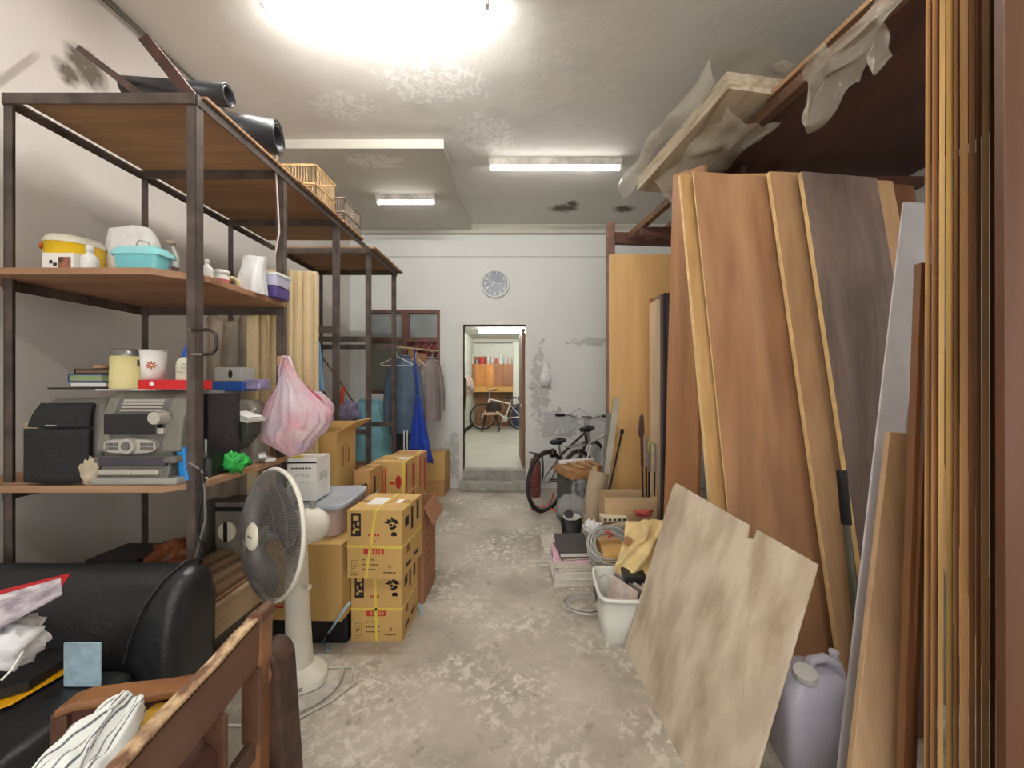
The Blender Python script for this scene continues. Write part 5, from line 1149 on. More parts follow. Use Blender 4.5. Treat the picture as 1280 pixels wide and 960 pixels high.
for k, (xt, xb, wd, cc) in enumerate(EB):
    D = .93-.012*((k*7) % 3)
    zt = 2.44-.02*(k % 3); xa, xb_ = PX(xt, D), PX(xb, D); w_ = wd/F*D
    dr = Vector(((xb-CX)/F, 1, 0)).normalized()*.34
    pb = [Vector((xb_, D, .001)), Vector((xb_+w_, D, .001)), Vector((xb_+w_, D, .001))+dr, Vector((xb_, D, .001))+dr]
    sh = Vector((xa-xb_, 0, zt)); m = MB(); m.add(pb+[p+sh for p in pb], [(3,2,1,0), (4,5,6,7), (0,1,5,4), (1,2,6,5), (2,3,7,6), (3,0,4,7)])
    tag(m.build('upright_board', wood('edge wood %d' % k, cc, tuple(int(c*.72) for c in cc), rough=.5, sc=9), bevel=.0015), pos[k]+' board edge from the left in the upright stack at the right', 'board')
D = .80; xa = PX(1258,D); m = MB(); pb = [Vector((xa, D, .001)), Vector((xa+.5, D-.12, .001)), Vector((xa+.5, D-.10, .001)), Vector((xa+.004, D+.02, .001))]; m.prism(pb, (-.006,0,2.44))
tag(m.build('upright_board', wood('reddish brown face', (108,68,44), (76,46,30), rough=.4, sc=2), bevel=.001), 'reddish brown board facing the viewer at the far right edge', 'board')
for k, (xt, yt, xb) in enumerate(((1150,330,1122), (1154,545,1132))):
    D = 1.08+.05*k; a = P(xt,yt,D); b = P(xb,fl(D-.06),D-.06); m = MB(); m.beam(a, b, .014, .02, (0,1,0)); tag(m.build('wood_strip', wood('slim brown strip', (150,106,72), (104,70,50))), ['slim brown strip leaning left of the upright stack, taller one','slim brown strip leaning left of the upright stack, shorter one'][k], 'board')

# ================================================================== bicycles
def wheel(nm, cx, parent, X, r=.33, rim=None, nsp=28):
    m = MB(X); m.tube([(cx+r*math.cos(a), 0, r+r*math.sin(a)*1.0) for a in [i*math.pi/24 for i in range(48)]], .021, 10, True); w_ = m.build(nm, mat('dark tyre', (52,44,44), .7), parent)
    m = MB(X); m.tube([(cx+(r-.03)*math.cos(a), 0, r+(r-.03)*math.sin(a)) for a in [i*math.pi/20 for i in range(40)]], .009, 8, True); m.build('rim', rim or M_STL, w_)
    m = MB(X)
    for i in range(nsp):
        a = 2*math.pi*i/nsp; m.cyl((cx+.02*math.cos(a+.6), .02*(-1)**i, r+.02*math.sin(a+.6)), (cx+(r-.03)*math.cos(a), 0, r+(r-.03)*math.sin(a)), .0012, n=4, caps=False)
    m.cyl((cx,-.04,r), (cx,.04,r), .02, n=12); m.build('spokes', M_STL, w_); return w_
M_STL = mat('bicycle steel', (190,190,190), .3, .7, var=.1)
def bicycle(label, x, y, ang, fc, z=0, sh=.82, hh=1.0, turn=0, rack=False, s=1):
    X = TR((x, y, z)) @ R(ang) @ Matrix.Scale(s, 4); t = T('bicycle', label, 'bicycle', (x, y, z)); r = .33
    wheel('rear_wheel', 0, t, X); wheel('front_wheel', 1.02, t, X)
    fm = mat('frame paint '+str(fc), fc, .3, var=.03)
    bb = (.42,0,.28); st_ = (.28,0,sh-.18); ht = (.84,0,.80); hb = (.87,0,.66)
    m = MB(X)
    for a, b, rr in ((bb, st_, .016), (st_, ht, .017), (bb, hb, .019), (ht, hb, .02)): m.cyl(a, b, rr, n=12)
    for sy in (-.05, .05):
        m.cyl((0,sy,r), (bb[0], sy*.5, bb[2]), .009, n=8); m.cyl((0,sy,r), (st_[0], sy*.4, st_[2]-.03), .008, n=8)
    m.build('frame', fm, t)
    m = MB(X)
    for sy in (-.05, .05): m.tube([(hb[0], sy*.8, hb[2]), (.93, sy, .5), (1.02, sy, r)], .012, 8)
    m.beam((hb[0],-.05,hb[2]), (hb[0],.05,hb[2]), .03, .03); m.build('fork', fm, t)
    MB(X).cyl(st_, (.235,0,sh-.03), .013, n=10).build('seat_post', M_STL, t)
    m = MB(X); m.loft([((.20,0,sh-.035), .09,.05), ((.21,0,sh-.01), .12,.07), ((.22,0,sh+.005), .115,.066), ((.22,0,sh+.01), .07,.04)], 28, 2.2)
    m.tube([(.25,0,sh-.012), (.32,0,sh-.008), (.38,0,sh-.012)], [.045,.03,.018], 10); m.build('saddle', mat('black saddle vinyl', (34,34,38), .4), t)
    H = X @ TR((.83,0,hh-.1)) @ R(turn)
    m = MB(H); m.cyl((.01,0,-.12), (0,0,.08), .014, n=10); m.tube([(-.12,-.28,.12), (-.04,-.2,.12), (.02,-.1,.08), (.03,0,.08), (.02,.1,.08), (-.04,.2,.12), (-.12,.28,.12)], .011, 10); m.build('handlebar', M_STL, t)
    for sy in (-1, 1):
        MB(H).cyl((-.19,sy*.33,.125), (-.09,sy*.25,.12), .018, n=12).build('grip', M_BLACK, t)
        MB(H).tube([(-.06,sy*.24,.12), (-.04,sy*.27,.10), (-.13,sy*.33,.095)], .005, 6).build('brake_lever', M_STL, t)
    m = MB(H); m.tube([(-.03,.2,.12), (.1,.1,.2), (.08,-.05,.1), (.05,0,-.1)], .003, 5); m.build('brake_cable', M_BLACK, t)
    m = MB(X); m.cyl((bb[0],-.045,bb[2]), (bb[0],-.04,bb[2]), .09, n=28); m.build('chainring', M_STL, t)
    for sy in (-1, 1):
        MB(X).beam((bb[0],sy*.07,bb[2]), (bb[0]+.12*sy,sy*.08,bb[2]-.12*sy), .012, .02).build('crank', M_STL, t); MB(X).box((bb[0]+.12*sy,sy*.12,bb[2]-.12*sy), (.09,.07,.02)).build('pedal', M_BLACK, t)
    if rack:
        m = MB(X)
        for sy in (-.05, 0, .05): m.cyl((-.18,sy,.72), (.2,sy,.72), .005, n=6)
        m.cyl((-.18,-.05,.72), (-.18,.05,.72), .005, n=6)
        for sy in (-.05, .05): m.cyl((0,sy*1.2,r), (-.05,sy,.72), .005, n=6)
        m.build('carrier', M_STL, t)
    return t, X
b1, X1 = bicycle('bicycle with black saddle and dark tyre parked right of the doorway', .25, 4.30, 50, (84,62,64), sh=.76, hh=1.0, turn=18)
MB(X1).blob((.12,0,.63), (.05,.045,.05), 1, .1).build('saddle_bag', M_BLACK, b1)
b2, X2 = bicycle('white framed bicycle with raised saddle behind the small cabinet', .60, 4.36, 50, (232,232,230), sh=.90, hh=.95, turn=-10, rack=True)
c = Vector((PX(669,4.85), 4.85, 0)); t = T('fire_extinguisher', 'dull red fire extinguisher behind the bicycle wheel beside the doorway', 'fire extinguisher', c)
MB().lathe([(0,0), (.065,0), (.07,.01), (.07,.42), (.05,.48), (.02,.5), (0,.5)], c, 26).build('cylinder_body', mat('dull red paint', (122,62,56), .4), t)
m = MB(); m.lathe([(.02,.49), (.02,.53), (0,.53)], c, 14); m.beam(c+Vector((-.08,0,.56)), c+Vector((.03,0,.54)), .018, .014); m.build('valve_handle', M_BLACK, t)
m = MB(); m.tube([c+Vector((.02,0,.53)), c+Vector((.09,0,.5)), c+Vector((.1,0,.35)), c+Vector((.09,0,.2))], .012, 8); m.build('hose', M_BLACK, t)

# cabinet with timber on top
cp = Vector((PX(713,3.67), 3.67, 0)); X = TR(cp) @ R(18); t = T('low_cabinet', 'dark grey low cabinet carrying stacked timber right of the bicycles', 'cabinet', cp)
MB(X).bx(0, .40, 0, .34, .03, .50).build('cabinet_body', mat('dark grey laminate', (84,86,84), .5, var=.15), t, bevel=.004)
MB(X).bx(.02, .38, -.012, 0, .06, .47).build('cabinet_door', mat('dark glossy door', (70,72,76), .25, var=.15), t, bevel=.003)
MB(X).box((.34,-.02,.3), (.012,.012,.09)).build('door_handle', M_STL, t)
for k in range(4):
    m = MB(X); o_ = .012*((k*5) % 3); m.bx(-.01-o_, .40+o_*.5, -.015+.01*k, .34+.015*k, .501+.021*k, .520+.021*k)
    tag(m.build('timber_slab', wood('slab wood %d' % (k % 2), [(206,160,110),(186,138,92)][k % 2], (150,108,70), 'x'), bevel=.001), ['lowest','second lowest','second highest','highest'][k]+' wooden slab stacked on the dark grey cabinet', 'board')
for k in range(3): tag(MB(X).bx(.10+.1*k, .17+.1*k, .02, .30, .588, .606+.004*k).build('wood_block', wood('slab wood 0', (206,160,110), (150,108,70)), bevel=.001), ['left','middle','right'][k]+' small wood block on the slabs above the cabinet', 'wood block')
tag(MB(X).bx(.02, .42, .305, .34, .588, .625).build('white_batten', M_PAPER, bevel=.002), 'white painted batten lying at the rear of the slabs', 'batten')
m = MB(X); m.sheet(lambda u, v: Vector((.0+.17*u, -.028-.01*math.sin(11*u), .50-.30*v))+nzv(u, v, 2.2, 8)*.014, 20, 20); tag(m.build('clear_film', mat('clear crumpled film', (230,232,232), .12, alpha=.32, bump=.4, scale=14)), 'clear crumpled film hanging over the front of the cabinet', 'plastic sheet')
c = Vector((PX(714,3.40), 3.40, 0)); t = T('waste_bin', 'small black bin in front of the low cabinet', 'bin', c)
MB().loft([(c, .075,.07), (c+Vector((0,0,.25)), .095,.09), (c+Vector((0,0,.25)), .088,.083), (c+Vector((0,0,.01)), .07,.065)], 32, 3).build('bin_body', M_BLACK, t)
c2 = c+Vector((.0,-.02,.33)); t = T('clear_bag', 'clear plastic bag holding a lens like object on the black bin', 'bag', c2-Vector((0,0,.08)))
MB().blob(c2, (.125,.09,.115), 11, .14, 30, 6).build('bag_film', mat('clear bag film', (226,228,228), .1, alpha=.22), t)
MB().cyl(c2+Vector((-.03,-.05,-.04)), c2+Vector((-.03,-.09,-.03)), .04, .036, 24).build('black_ring', M_BLACK, t)
MB().blob(c2+Vector((.0,-.03,-.075)), (.08,.05,.03), 4, .1).build('white_paper', M_PAPER, t)
# tube and strips
a = Vector((PX(733,3.38), 3.38, .002)); b = P(749,590,3.5)
t = T('cardboard_tube', 'wide grey brown cardboard tube standing in front of the honey panel', 'tube', a)
m = MB(); ax = (b-a).normalized(); m.cyl(a, b, .088, n=36, caps=False); m.cyl(b, a+ax*.01, .078, n=36, caps=False); m.build('tube_wall', mat('grey kraft', (176,158,132), .8, var=.06), t)
def strip(label, a, b, w_, h_, m_, name='wood_strip'): return tag(MB().beam(a, b, w_, h_, (0,1,0)).build(name, m_, bevel=.001), label, 'strip')
g1 = mat('grey painted batten', (186,180,164), .7, var=.1); g2 = mat('dark grey batten', (128,128,120), .6, var=.15)
strip('pale grey batten standing out of the cardboard tube, tallest', P(752,640,3.48), P(771,498,3.55), .055, .02, g1)
strip('dark grey batten behind the pale one in the cardboard tube', P(752,640,3.54), P(761,517,3.60), .045, .02, g2)
strip('tan batten leaning left of the cardboard tube', P(737,648,3.50), P(743,583,3.58), .05, .02, wood('tan batten', (206,178,132), (176,146,104)))
a_, b_ = P(756,640,3.44), P(777,542,3.62); t = T('black_rod', 'thin black rod with thicker tip leaning on the honey panel', 'rod', a_)
MB().cyl(a_, b_, .009, n=10).build('rod_shaft', M_BLACK, t); MB().cyl(b_, b_+(b_-a_)*.06, .018, .014, 10).build('rod_tip', M_BLACK, t)
# cardboard box with tools
D = 3.02; t = open_carton('open cardboard box full of tools in front of the honey panel', PX(756,D), PX(821,D), D, .001, PZ(622,D), .24, 0, {}, mat('pale brown card', (206,176,138), .75, var=.05))
Dt = 3.12
def toolbar(label, x0, y0, x1, y1, w_, mm, D=Dt, z0=.35, name='hand_tool', tip=None):
    a = P(x0, y0, D); b = P(x1, y1, D); b.z = max(b.z, .02); t = T(name, label, 'tool', b)
    m = MB(); m.beam(a, a.lerp(b, .42), w_, .012, (0,1,0)); m.build('blade', mm, t, bevel=.001)
    m = MB(); m.beam(a.lerp(b, .42), b, w_*.55, .018, (0,1,0)); m.build('shaft', mat('dark tool shaft', (56,46,46), .5), t, bevel=.002); return t
toolbar('dark brown shovel like tool, tallest in the tool box', 802, 543, 804, 640, .022, mat('dark brown wood', (92,64,56), .4))
m = MB(); D = Dt-.02; m.prism([P(800,521,D), P(803,517,D), P(805,521,D), P(806,540,D), P(804,548,D), P(800,548,D), P(798,541,D)], (0,.02,0)); tag(m.build('tool_handle', mat('dark brown wood', (92,64,56)), bevel=.004), 'dark brown wooden tool grip above the tool box', 'tool')
toolbar('silver flat bar clamp left of the green ring in the tool box', 807.5, 543, 808, 640, .022, mat('brushed steel', (196,194,196), .3, .6), Dt+.03)
toolbar('cream edged bar clamp holding the green ring', 812, 553, 811, 640, .024, mat('worn steel blade', (180,178,176), .3, .6), Dt+.05)
toolbar('silver bar clamp at the right of the tool box', 819, 554, 817.5, 640, .018, mat('brushed steel', (196,194,196)), Dt+.01)
m = MB(); m.tube([P(814,560,Dt-.03)+Vector((.025*math.cos(a), 0, .04*math.sin(a))) for a in [i*math.pi/10 for i in range(20)]], .006, 6, True); tag(m.build('green_ring', mat('pale green band', (196,206,130), .5)), 'pale green band looped around the bar clamps', 'band')

# --- pile in front
def paper_mat(n, c): return mat('paper '+n, c, .7, var=.12, scale=22, detail=2)
PG = mat('page block', (222,216,204), .8, var=.12, scale=60, stretch=(1,1,6))
mx, my = .345, 2.86
stack = [('lowest newspaper of the stack under the black binder', (214,206,196), .05, .30, .40, 3), ('white journal near the bottom of the stack, dark print on the spine', (226,220,214), .045, .28, .38, -2), ('grey folded newspaper in the middle of the stack', (190,182,172), .03, .27, .36, 5), ('cream magazine beneath the pink one', (216,208,190), .022, .27, .35, 0), ('pink covered magazine in the stack', (234,178,204), .02, .26, .34, -3), ('thin dark leaflet beneath the black binder', (120,104,96), .012, .23, .30, 9)]
z = .002
for k, (lb, cc, th_, sx_, sy_, ro) in enumerate(stack):
    slab('magazine', lb, mx+.006*((k*3) % 4), my-.01*(k % 2), z, sx_, sy_, th_, ro, paper_mat(str(k), cc), 'magazine', PG); z += th_+.0008
t = slab('binder', 'black covered binder on top of the magazine stack', mx+.02, my+.03, z, .235, .36, .035, 2, mat('charcoal binder', (62,58,58), .5, var=.08), 'binder', PG)
m = MB(); 
z2 = .002
for k in range(4):
    slab('newspaper', ['lowest','second lowest','second highest','top'][k]+' folded newspaper in the low pile left of the black binder', .235+.01*(k % 2)-.02, 3.10+.012*k, z2, .16, .30, .03, -8+4*k, paper_mat('n%d' % (k % 2), [(196,190,180),(216,206,196)][k % 2]), 'newspaper', PG); z2 += .031
# cable rings on the floor
for k in range(4):
    r_ = .11+.012*k; cx_ = .34+.015*math.sin(k*2); cy_ = 2.50+.02*math.cos(k*3); m = MB(); m.tube([(cx_+.05+r_*math.cos(a), cy_-.06+r_*math.sin(a)*.8, .008+.007*k+.004*math.sin(3*a+k)) for a in [i*math.pi/16 for i in range(32)]], .0035, 6, True)
    tag(m.build('cable_loop', mat('light grey cable', (196,194,188), .5)), 'loop of light grey cable on the floor by the white bin', 'cable', 'cable loops on the floor')
# carton carrying the coil
carton('kraft carton under the grey cable coil beside the black binder', .52, .90, 2.52, .001, .29, .44, -4, m_=mat('golden kraft', (214,168,104), .7, var=.06), seam=False)
t = T('cable_coil', 'large tangled coil of grey cable with red tie on the kraft carton', 'cable coil', (.64,2.72,.30))
rd = random.Random(12)
def coil(nm, C, tilt, R0, n, m_, rot=0):
    M3 = (R(rot) @ R(tilt,'X')).to_3x3(); pts = []
    for i in range(n*24):
        a = 2*math.pi*i/24; k = i/24; rr = R0*(1+.16*math.sin(k*2.1)+.05*math.sin(a*2+k)); pts.append(C+M3 @ Vector((rr*math.cos(a)*1.1, rr*math.sin(a), .028*math.sin(k*3.3)+.012*math.sin(a*3+k))))
    m = MB(); m.tube(pts, .0042, 6); m.build(nm, m_, t)
GC = mat('cool grey cable', (182,182,178), .45, var=.05)
coil('cable_turns', P(763,687,2.62)+Vector((0,0,.02)), 38, .125, 22, GC, 5); coil('cable_turns', P(785,676,2.78), 25, .13, 18, GC, -20)
m = MB(); m.tube([P(757,668,2.66), P(760,664,2.64), P(765,668,2.64), P(761,672,2.66)], .008, 8); m.build('red_tie', mat('red tie', (214,70,60), .5), t)
m = MB()
for k in range(7):
    a = P(782+4*k, 652+2*(k % 3), 2.85); m.tube([a+Vector((-.1,.02,-.03)), a, a+Vector((.1,.0,.01*(k % 3))), a+Vector((.2,-.02,.02-.01*k))], .004, 6)
m.build('loose_ends', mat('cream cable', (222,206,178), .5), t)
m = MB(); m.blob(P(741,662,2.93)+Vector((0,0,.012)), (.07,.07,.05), 21, .35, 26, 8); tag(m.build('paper_bag', mat('white crumpled bag', (236,236,240), .5, var=.06, bump=.3)), 'white crumpled bag beside the grey cable coil', 'bag')
m = MB(); m.prism([P(752,647,2.95), P(785,648,2.95), P(785,652,2.95), P(752,652,2.95)], (0,.1,0)); m.m = 1
for k in range(5): m.bx(P(755+6*k,0,2.949).x, P(758+6*k,0,2.949).x, 2.948, 2.95, PZ(651,2.95), PZ(648.5,2.95))
tag(m.build('egg_tray', [mat('cream card tray', (232,222,192), .6), M_BLACK]), 'cream card strip with a row of holes behind the cable coil', 'tray')
tag(MB().blob(P(805,641,2.9), (.07,.03,.025), 7, .3).build('red_cloth', mat('dull red cloth', (206,92,86), .8, var=.2), ), 'dull red rag beside the cables in front of the tool box', 'cloth')
# yellow kraft raincoat / bag with pleats
M_YB = mat('yellow kraft bag', (230,204,146), .6, var=.08, scale=7, bump=.25, bscale=16)
def yb(u, v):
    tl, tr, bl_, br_ = P(786,652,2.62), P(828,650,2.62), P(768,716,2.38), P(822,742,2.26)
    p = tl.lerp(tr, u).lerp(bl_.lerp(br_, u), v); fold = 1-abs(math.sin(11*(u*.8+v*.45)+2*v))**.8
    p += Vector((-.015, -.05, .03))*fold*(.35+.65*v)+Vector((0,-.05,.03))*math.sin(math.pi*u)*math.sin(math.pi*v)+nzv(u, v, 3.3, 4)*.02; return p
t = T('kraft_bag', 'crumpled yellow kraft paper bag leaning over the white bin', 'bag', P(790,740,2.4))
m = MB(); m.sheet(yb, 44, 44); m.build('bag_body', M_YB, t, solid=.012)
m = MB(); q = yb(.12,.42); m.box(q+Vector((-.01,-.03,.02)), (.05,.02,.05), R(30,'Y')); m.build('tape_patch', mat('brown tape patch', (186,138,96), .5), t, bevel=.004)
# white bin with magazines
c = Vector((.585, 2.24, .001)); t = T('storage_bin', 'white rectangular plastic bin holding magazines, in front of the yellow bag', 'bin', c)
tubshape(t, c, .165, .19, .25, mat('off white plastic bin', (212,212,204), .45, var=.05), mat('off white rim', (222,222,214), .4, var=.03), rot=-3, body='bin_body')
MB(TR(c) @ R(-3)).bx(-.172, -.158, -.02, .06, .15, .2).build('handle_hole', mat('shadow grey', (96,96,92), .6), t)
for k in range(7):
    X = TR(c+Vector((-.045+.022*k, -.02+.005*k, .012))) @ R(26) @ R(14,'Y'); m = MB(X); m.bx(0, .012, -.10, .13, 0, .235+.004*(k % 3))
    cc = [(226,206,196),(120,110,108),(206,186,176),(90,84,84),(216,176,170),(110,104,104),(196,190,186)][k]
    tag(m.build('magazine', paper_mat('b%d' % k, cc), bevel=.001), ['pinkish','dark grey','beige','charcoal','salmon','iron grey','pale grey'][k]+' magazine standing upright in the white bin', 'magazine')
tag(MB(TR(c+Vector((.05,.06,.20))) @ R(-3)).bx(-.04, .09, -.05, .09, 0, .075).build('black_case', M_BLACK, bevel=.006), 'black case poking out of the white bin beneath the yellow bag', 'case')
m = MB(); m.tube([P(748,722,2.3), P(757,718,2.2), P(772,726,2.15), P(779,738,2.1), P(774,750,2.08)], .0035, 6); tag(m.build('white_cable', mat('light grey cable', (196,194,188))), 'light cable arching over the magazines in the white bin', 'cable')
# orange-red cord by the bicycle
m = MB(); m.tube([at_z(692,616,.20), at_z(690,624,.1), at_z(684,634,.01), at_z(672,638,.008), at_z(664,636,.008), at_z(668,632,.008), at_z(680,633,.008), at_z(700,640,.008)], .010, 8); tag(m.build('orange_hose', mat('orange red hose', (226,112,84), .4)), 'orange red hose curling on the floor under the bicycle wheel', 'hose')

# ================================================================== BACK WALL
# clock
c = P(619, 355, YB-.001); c.z = PZ(355, YB); t = T('wall_clock', 'round white rimmed wall clock with grey dial above the doorway', 'clock', c); RC = .198
X = TR(c) @ R(90, 'X'); m = MB(X)
m.lathe([(0,0), (RC,0), (RC,.03), (RC*.94,.042), (RC*.86,.036), (RC*.85,.022), (0,.022)], n=48); m.build('clock_rim', M_WHITEP, t)
MB(X).lathe([(RC*.85,.0222), (0,.0235)], n=48).build('dial', mat('grey dial', (128,134,150), .3, var=.12, scale=5), t)
for hnum in range(1, 13):
    a = math.radians(90-30*hnum); m = MB(); m.text(str(hnum), .064, X @ TR((RC*.7*math.cos(a), RC*.7*math.sin(a), .0245))); m.build('numeral', M_PAPER, t)
for nm, deg, ln, wd in (('hour_hand', 292, .09, .014), ('minute_hand', 240, .135, .011), ('second_hand', 92, .09, .007)):
    a = math.radians(90-deg); m = MB(X); m.beam((0,0,.027), (ln*math.cos(a), ln*math.sin(a), .027), wd, .002); m.build(nm, M_PAPER, t)
# hanging white bag
hb = P(682, 450, YB-.03); m = MB(); m.loft([(hb+Vector((0,0,-.36)), .06,.012), (hb+Vector((0,0,-.25)), .075,.022), (hb+Vector((0,0,-.1)), .045,.018), (hb, .006,.006)], 30, 2, .12, 7, 1); tag(m.build('hanging_bag', mat('white plastic bag', (234,234,236)), solid=.001), 'limp white plastic bag hanging on the back wall right of the doorway', 'bag')
# clothes rail, hangers, clothes
ra, rb = P(497,434,4.12), P(548,439,5.2); t = T('clothes_rail', 'pale wooden clothes rail running from the rack to the window', 'rail', ra)
MB().cyl(ra, rb, .012, n=12).build('rail_pole', wood('pale pole', (214,186,150), (180,150,116)), t)
MB().tube([ra, ra+Vector((-.03,-.05,.03)), P(494,434,4.04)+Vector((0,.03,0))], .006, 6).build('rail_tie', M_STL, t)
def hanger(label, p, w_, rot, mm):
    t = T('clothes_hanger', label, 'hanger', p); X = TR(p) @ R(rot)
    MB(X).tube([(0,0,-.07), (0,0,-.03), (.018,0,-.008), (.012,0,.014), (-.008,0,.018), (-.016,0,.008)], .003, 6).build('hook', mm, t)
    MB(X).tube([(0,0,-.07), (w_/2,0,-.16), (w_/2-.01,0,-.175), (-w_/2+.01,0,-.175), (-w_/2,0,-.16)], .005, 6, True).build('hanger_bar', mm, t)
hanger('empty white wire hanger nearest the rack post', P(496,437,4.18), .34, 10, M_WHITEP)
hanger('cream hanger at the right end of the clothes rail', P(540,441,4.95), .36, 25, mat('cream hanger', (232,214,186), .5))
hanger('white hanger in the middle of the clothes rail', P(520,439,4.6), .3, 60, M_WHITEP)
def shirt(label, cx, top, bot, D, hw, dp, m_, rot=0, sleeve=True, parts=('shirt_body','sleeve')):
    c = Vector((PX(cx,D), D, PZ(bot,D))); X = TR(c) @ R(rot); H = PZ(top,D)-PZ(bot,D); t = T('shirt', label, 'shirt', c)
    m = MB(X); m.loft([((0,0,0), hw,dp), ((0,0,H*.35), hw*.95,dp), ((0,0,H*.7), hw*.92,dp*.95), ((0,0,H*.88), hw*.85,dp*.8), ((0,0,H*.96), hw*.5,dp*.6), ((0,0,H), hw*.2,dp*.45)], 48, 2.4, .06, 8, 3, caps=(False, True)); m.build(parts[0], m_, t)
    if sleeve:
        for s in (-1, 1):
            m = MB(X); m.tube([(s*hw*.7,0,H*.9), (s*hw*.98,-.02,H*.7), (s*hw*1.12,-.03,H*.4), (s*hw*1.12,-.03,H*.16)], [.045,.05,.045,.04], 14); m.build(parts[1], m_, t)
    MB(X).tube([(.06*math.cos(a), .04*math.sin(a), H+.005) for a in [i*math.pi/8 for i in range(16)]], .014, 8, True).build('collar', m_, t)
    return t
shirt('blue grey long work shirt hanging on the clothes rail', 505, 446, 541, 4.42, .16, .10, mat('blue grey cloth', (88,106,124), .9, var=.12, scale=7), 15)
shirt('taupe grey shirt hanging behind the blue grey shirt', 538, 448, 526, 4.85, .13, .09, mat('taupe cloth', (146,134,132), .9, var=.1), 50, True)
m = MB(); c = Vector((PX(505,4.5), 4.5, 0)); m.loft([(Vector((c.x-.02,c.y,PZ(572,4.5))), .12,.07), (Vector((c.x,c.y,PZ(545,4.5))), .13,.08), (Vector((c.x+.02,c.y,PZ(500,4.5))), .1,.07)], 30, 2, .1, 6, 3); tag(m.build('trousers', mat('charcoal cloth', (66,64,66), .9, var=.15)), 'charcoal trousers hanging beneath the blue grey shirt', 'trousers')
m = MB(); D = 4.25
def apr(u, v):
    tl, tr, bl_, br_ = P(521,492,D), P(524,492,D+.1), P(510,568,D), P(541,580,D+.1); p = tl.lerp(tr, u).lerp(bl_.lerp(br_, u), v); p.y += .03*math.sin(u*14)*v; return p
m.sheet(apr, 26, 14); m.tube([apr(.5,.03), Vector((-1.24,4.36,1.65)), Vector((-1.287,4.50,1.838))], .006, 8); tag(m.build('blue_apron', mat('royal blue cloth', (36,70,176), .6, var=.15, scale=6), solid=.012), 'royal blue apron hanging from the clothes rail', 'apron')
t = T('folding_stand', 'pair of thin white metal legs beneath the hanging trousers', 'stand', (PX(507,4.3), 4.3, 0))
for dx in (-.018, .018): MB().cyl((PX(507,4.3)+dx, 4.3, 0), (PX(507,4.3)+dx, 4.3, PZ(538,4.3)), .008, n=8).build('leg', M_WHITEP, t)
m = MB(); c = Vector((PX(468,4.85), 4.8, 0)); m.loft([(c, .3,.2), (c+Vector((0,0,.4)), .32,.22), (c+Vector((.02,0,.8)), .31,.2), (c+Vector((-.02,0,1.1)), .24,.15), (c+Vector((-.02,0,1.22)), .12,.08)], 50, 2.5, .06, 9, 5, rough=.03)
tag(m.build('turquoise_sack', mat('turquoise plastic film', (150,212,226), .3, var=.12, scale=6, bump=.3), sub=1), 'big turquoise plastic sack standing behind the rack by the window', 'sack')
m = MB(); c = Vector((PX(438,4.5), 4.42, 1.09)); m.blob(c, (.14,.10,.14), 15, .2, 30, 5); m.blob(c+Vector((-.06,0,-.33)), (.09,.09,.25), 17, .15, 26, 5)
tag(m.build('lavender_bag', mat('lavender film', (222,200,212), .3, var=.1, scale=7)), 'pinkish lavender plastic bag beside the turquoise sack', 'bag')
tag(MB().bx(PX(425,4.42), PX(458,4.42), 4.3, 4.6, .001, .5).build('grey_carton', M_CARD3, bevel=.004), 'brown box carrying the lavender bag behind the rack', 'box')
a_, b_ = P(429,484,3.42), P(426,506,3.40); t = T('red_handled_tool', 'tool with red orange handle hooked on the third rack post', 'tool', b_)
MB().cyl(a_, b_, .018, n=14).build('handle', mat('red orange grip', (196,74,44), .4), t); MB().tube([b_, b_+Vector((-.01,0,-.03)), b_+Vector((-.09,-.01,-.03))], .008, 8).build('metal_arm', M_STL, t)
strip('light blue plastic batten standing beside the pine frames', P(397,428,2.55), P(405,520,2.55), .03, .01, mat('light blue plastic', (120,170,214), .4))
tag(MB().blob(P(401,494,2.5), (.035,.03,.03), 2, .1).build('black_clamp', M_BLACK), 'black round clamp gripping the light blue batten', 'clamp')
m = MB(); m.tube([P(398,440,4.4), P(420,470,4.6), P(440,500,4.8), P(452,515,4.9)], .012, 8); tag(m.build('grey_hose', g2), 'slanting grey rod against the wall behind the rack', 'rod')

# ================================================================== ROOM BEYOND
D = 10.75
t = T('wall_cabinet', 'long brown and orange wall cabinet in the room beyond the doorway', 'cabinet', (-.9, D, 1.2))
z0, z1 = PZ(490,D), PZ(455,D); xl, xr = XRL+.01, PX(641,D)
wb = wood('far brown door', (178,122,84), (152,100,70)); wo = wood('far orange door', (224,156,84), (202,132,64))
MB().bx(xl, xr, D+.02, YR-.01, z0, z1).build('cabinet_body', wo, t)
xs = [xl, PX(594,D), PX(606,D), PX(617,D), PX(629,D), xr]
for k in range(5):
    MB().bx(xs[k]+.01, xs[k+1]-.01, D, D+.02, PZ(483,D), z1-.02).build('cabinet_door', [wb, wo, wo, wb, wb][k], t, bevel=.004)
MB().bx(xl, xr, D, D+.02, z0, PZ(483.5,D)).build('drawer_band', wood('amber band', (232,180,104), (214,160,84), 'x'), t)
MB().bx(PX(592,D), xr, D+.25, YR-.01, ZR, z0-.002).build('lower_cabinet', wood('dim brown panel', (150,104,66), (120,82,54)), t)
MB().bx(xl, PX(612,D), D+.2, YR-.02, z1+.001, PZ(445,D)).build('rear_box', wb, t)
items = [(584,.10,.24,(216,206,190),'pale'), (590,.07,.30,(232,226,214),'cream pointed'), (596,.08,.12,(170,190,196),'bluish'), (602,.16,.2,(206,58,66),'red'), (610,.07,.26,(236,232,226),'white'), (615,.08,.2,(210,206,200),'grey white'), (620,.06,.18,(216,84,80),'coral red'), (626,.11,.26,(230,238,234),'mint white'), (632,.07,.24,(238,236,230),'ivory'), (637,.07,.18,(232,206,196),'pinkish')]
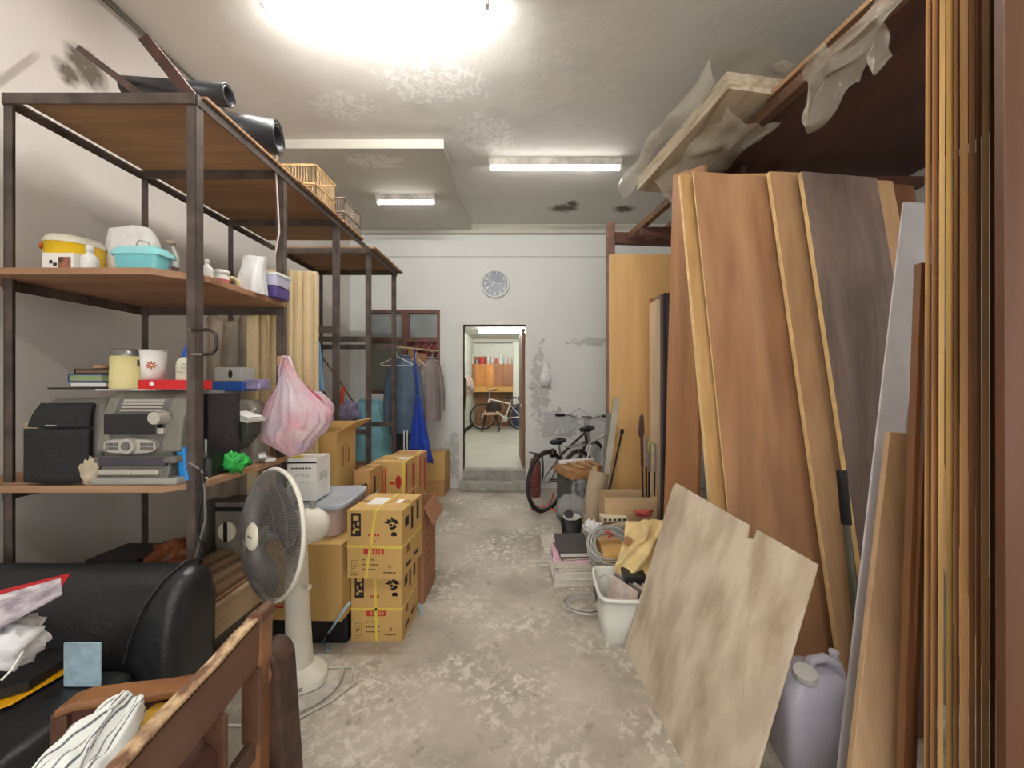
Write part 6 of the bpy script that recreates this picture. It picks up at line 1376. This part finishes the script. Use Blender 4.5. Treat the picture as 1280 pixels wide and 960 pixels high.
for px, wd, hh_, cc, nm in items:
    x = PX(px, D); m = MB(); c = Vector((x, D+.1, z1+.001)); m.loft([(c, wd/2,.05), (c+Vector((0,0,hh_*.7)), wd/2,.05), (c+Vector((0,0,hh_)), wd/4,.025)], 16, 3); tag(m.build('container', mat('container '+nm, cc, .5)), nm+' container on top of the wall cabinet beyond the doorway', 'container')
MB_c = MB(); MB_c.bx(PX(641,D)+.003, PX(651,D), D+.05, YR-.01, ZR, ZRC-.1); ST('wall_far_column', MB_c, M_FARW)
tag(MB().bx(PX(642,D), PX(648,D), D+.03, D+.048, PZ(505,D), PZ(490,D)).build('poster', mat('white notice', (240,238,232), .6)), 'small white notice on the far column beyond the doorway', 'poster')
tag(MB().bx(PX(641,D), PX(650,D), D-.2, D+.02, ZR, PZ(506,D)).build('navy_box', mat('navy blue', (50,60,110), .5), bevel=.01), 'navy blue box at the foot of the far column', 'box')
bicycle('white framed bicycle leaning in the room beyond the doorway', PX(651,10.2), 10.25, 180, (240,238,228), z=ZR, sh=.85, hh=1.02)
# round backed chair
c = Vector((PX(615,9.75), 9.75, ZR)); t = T('round_back_chair', 'dark round backed chair with pink seat beyond the doorway', 'chair', c); mdk = mat('dark brown chair', (58,42,38), .5)
MB().lathe([(0,0), (.2,0), (.22,.02), (.2,.045), (0,.05)], c+Vector((-.03,0,.42)), 28).build('seat', mat('pinkish seat', (222,186,168), .6), t)
m = MB(); m.sheet(lambda u, v: c+Vector((.05-.19*math.cos(math.pi*u), .0-.17*math.sin(math.pi*u), .52+.24*v*(.45+.55*math.sin(math.pi*u)))), 20, 6); m.build('backrest', mdk, t, solid=.03)
for sx_ in (-1, 1):
    for sy_ in (-1, 1): MB().cyl(c+Vector((-.03+sx_*.14, sy_*.14, .42)), c+Vector((-.03+sx_*.22, sy_*.2, 0)), .017, .014, 10).build('leg', mdk, t)
# hoses at the far left wall
t = T('garden_hose', 'greenish hose hanging on the left wall beyond the doorway', 'hose', (XRL+.05, 8.9, ZR)); m = MB()
m.tube([(XRL+.06+.02*math.sin(a), 8.9+.3*math.cos(a), 1.15+.42*math.sin(a)) for a in [i*math.pi/12 for i in range(24)]], .02, 8, True); m.build('hose_loop', mat('olive hose', (112,112,86), .5), t)
m = MB(); m.blob((XRL+.14, 9.3, 1.38), (.12,.16,.22), 5, .3); tag(m.build('pink_sponge_bag', mat('pink white bundle', (236,204,196), .6, var=.3, scale=10)), 'pink and white bundle hanging by the hose beyond the doorway', 'bundle')
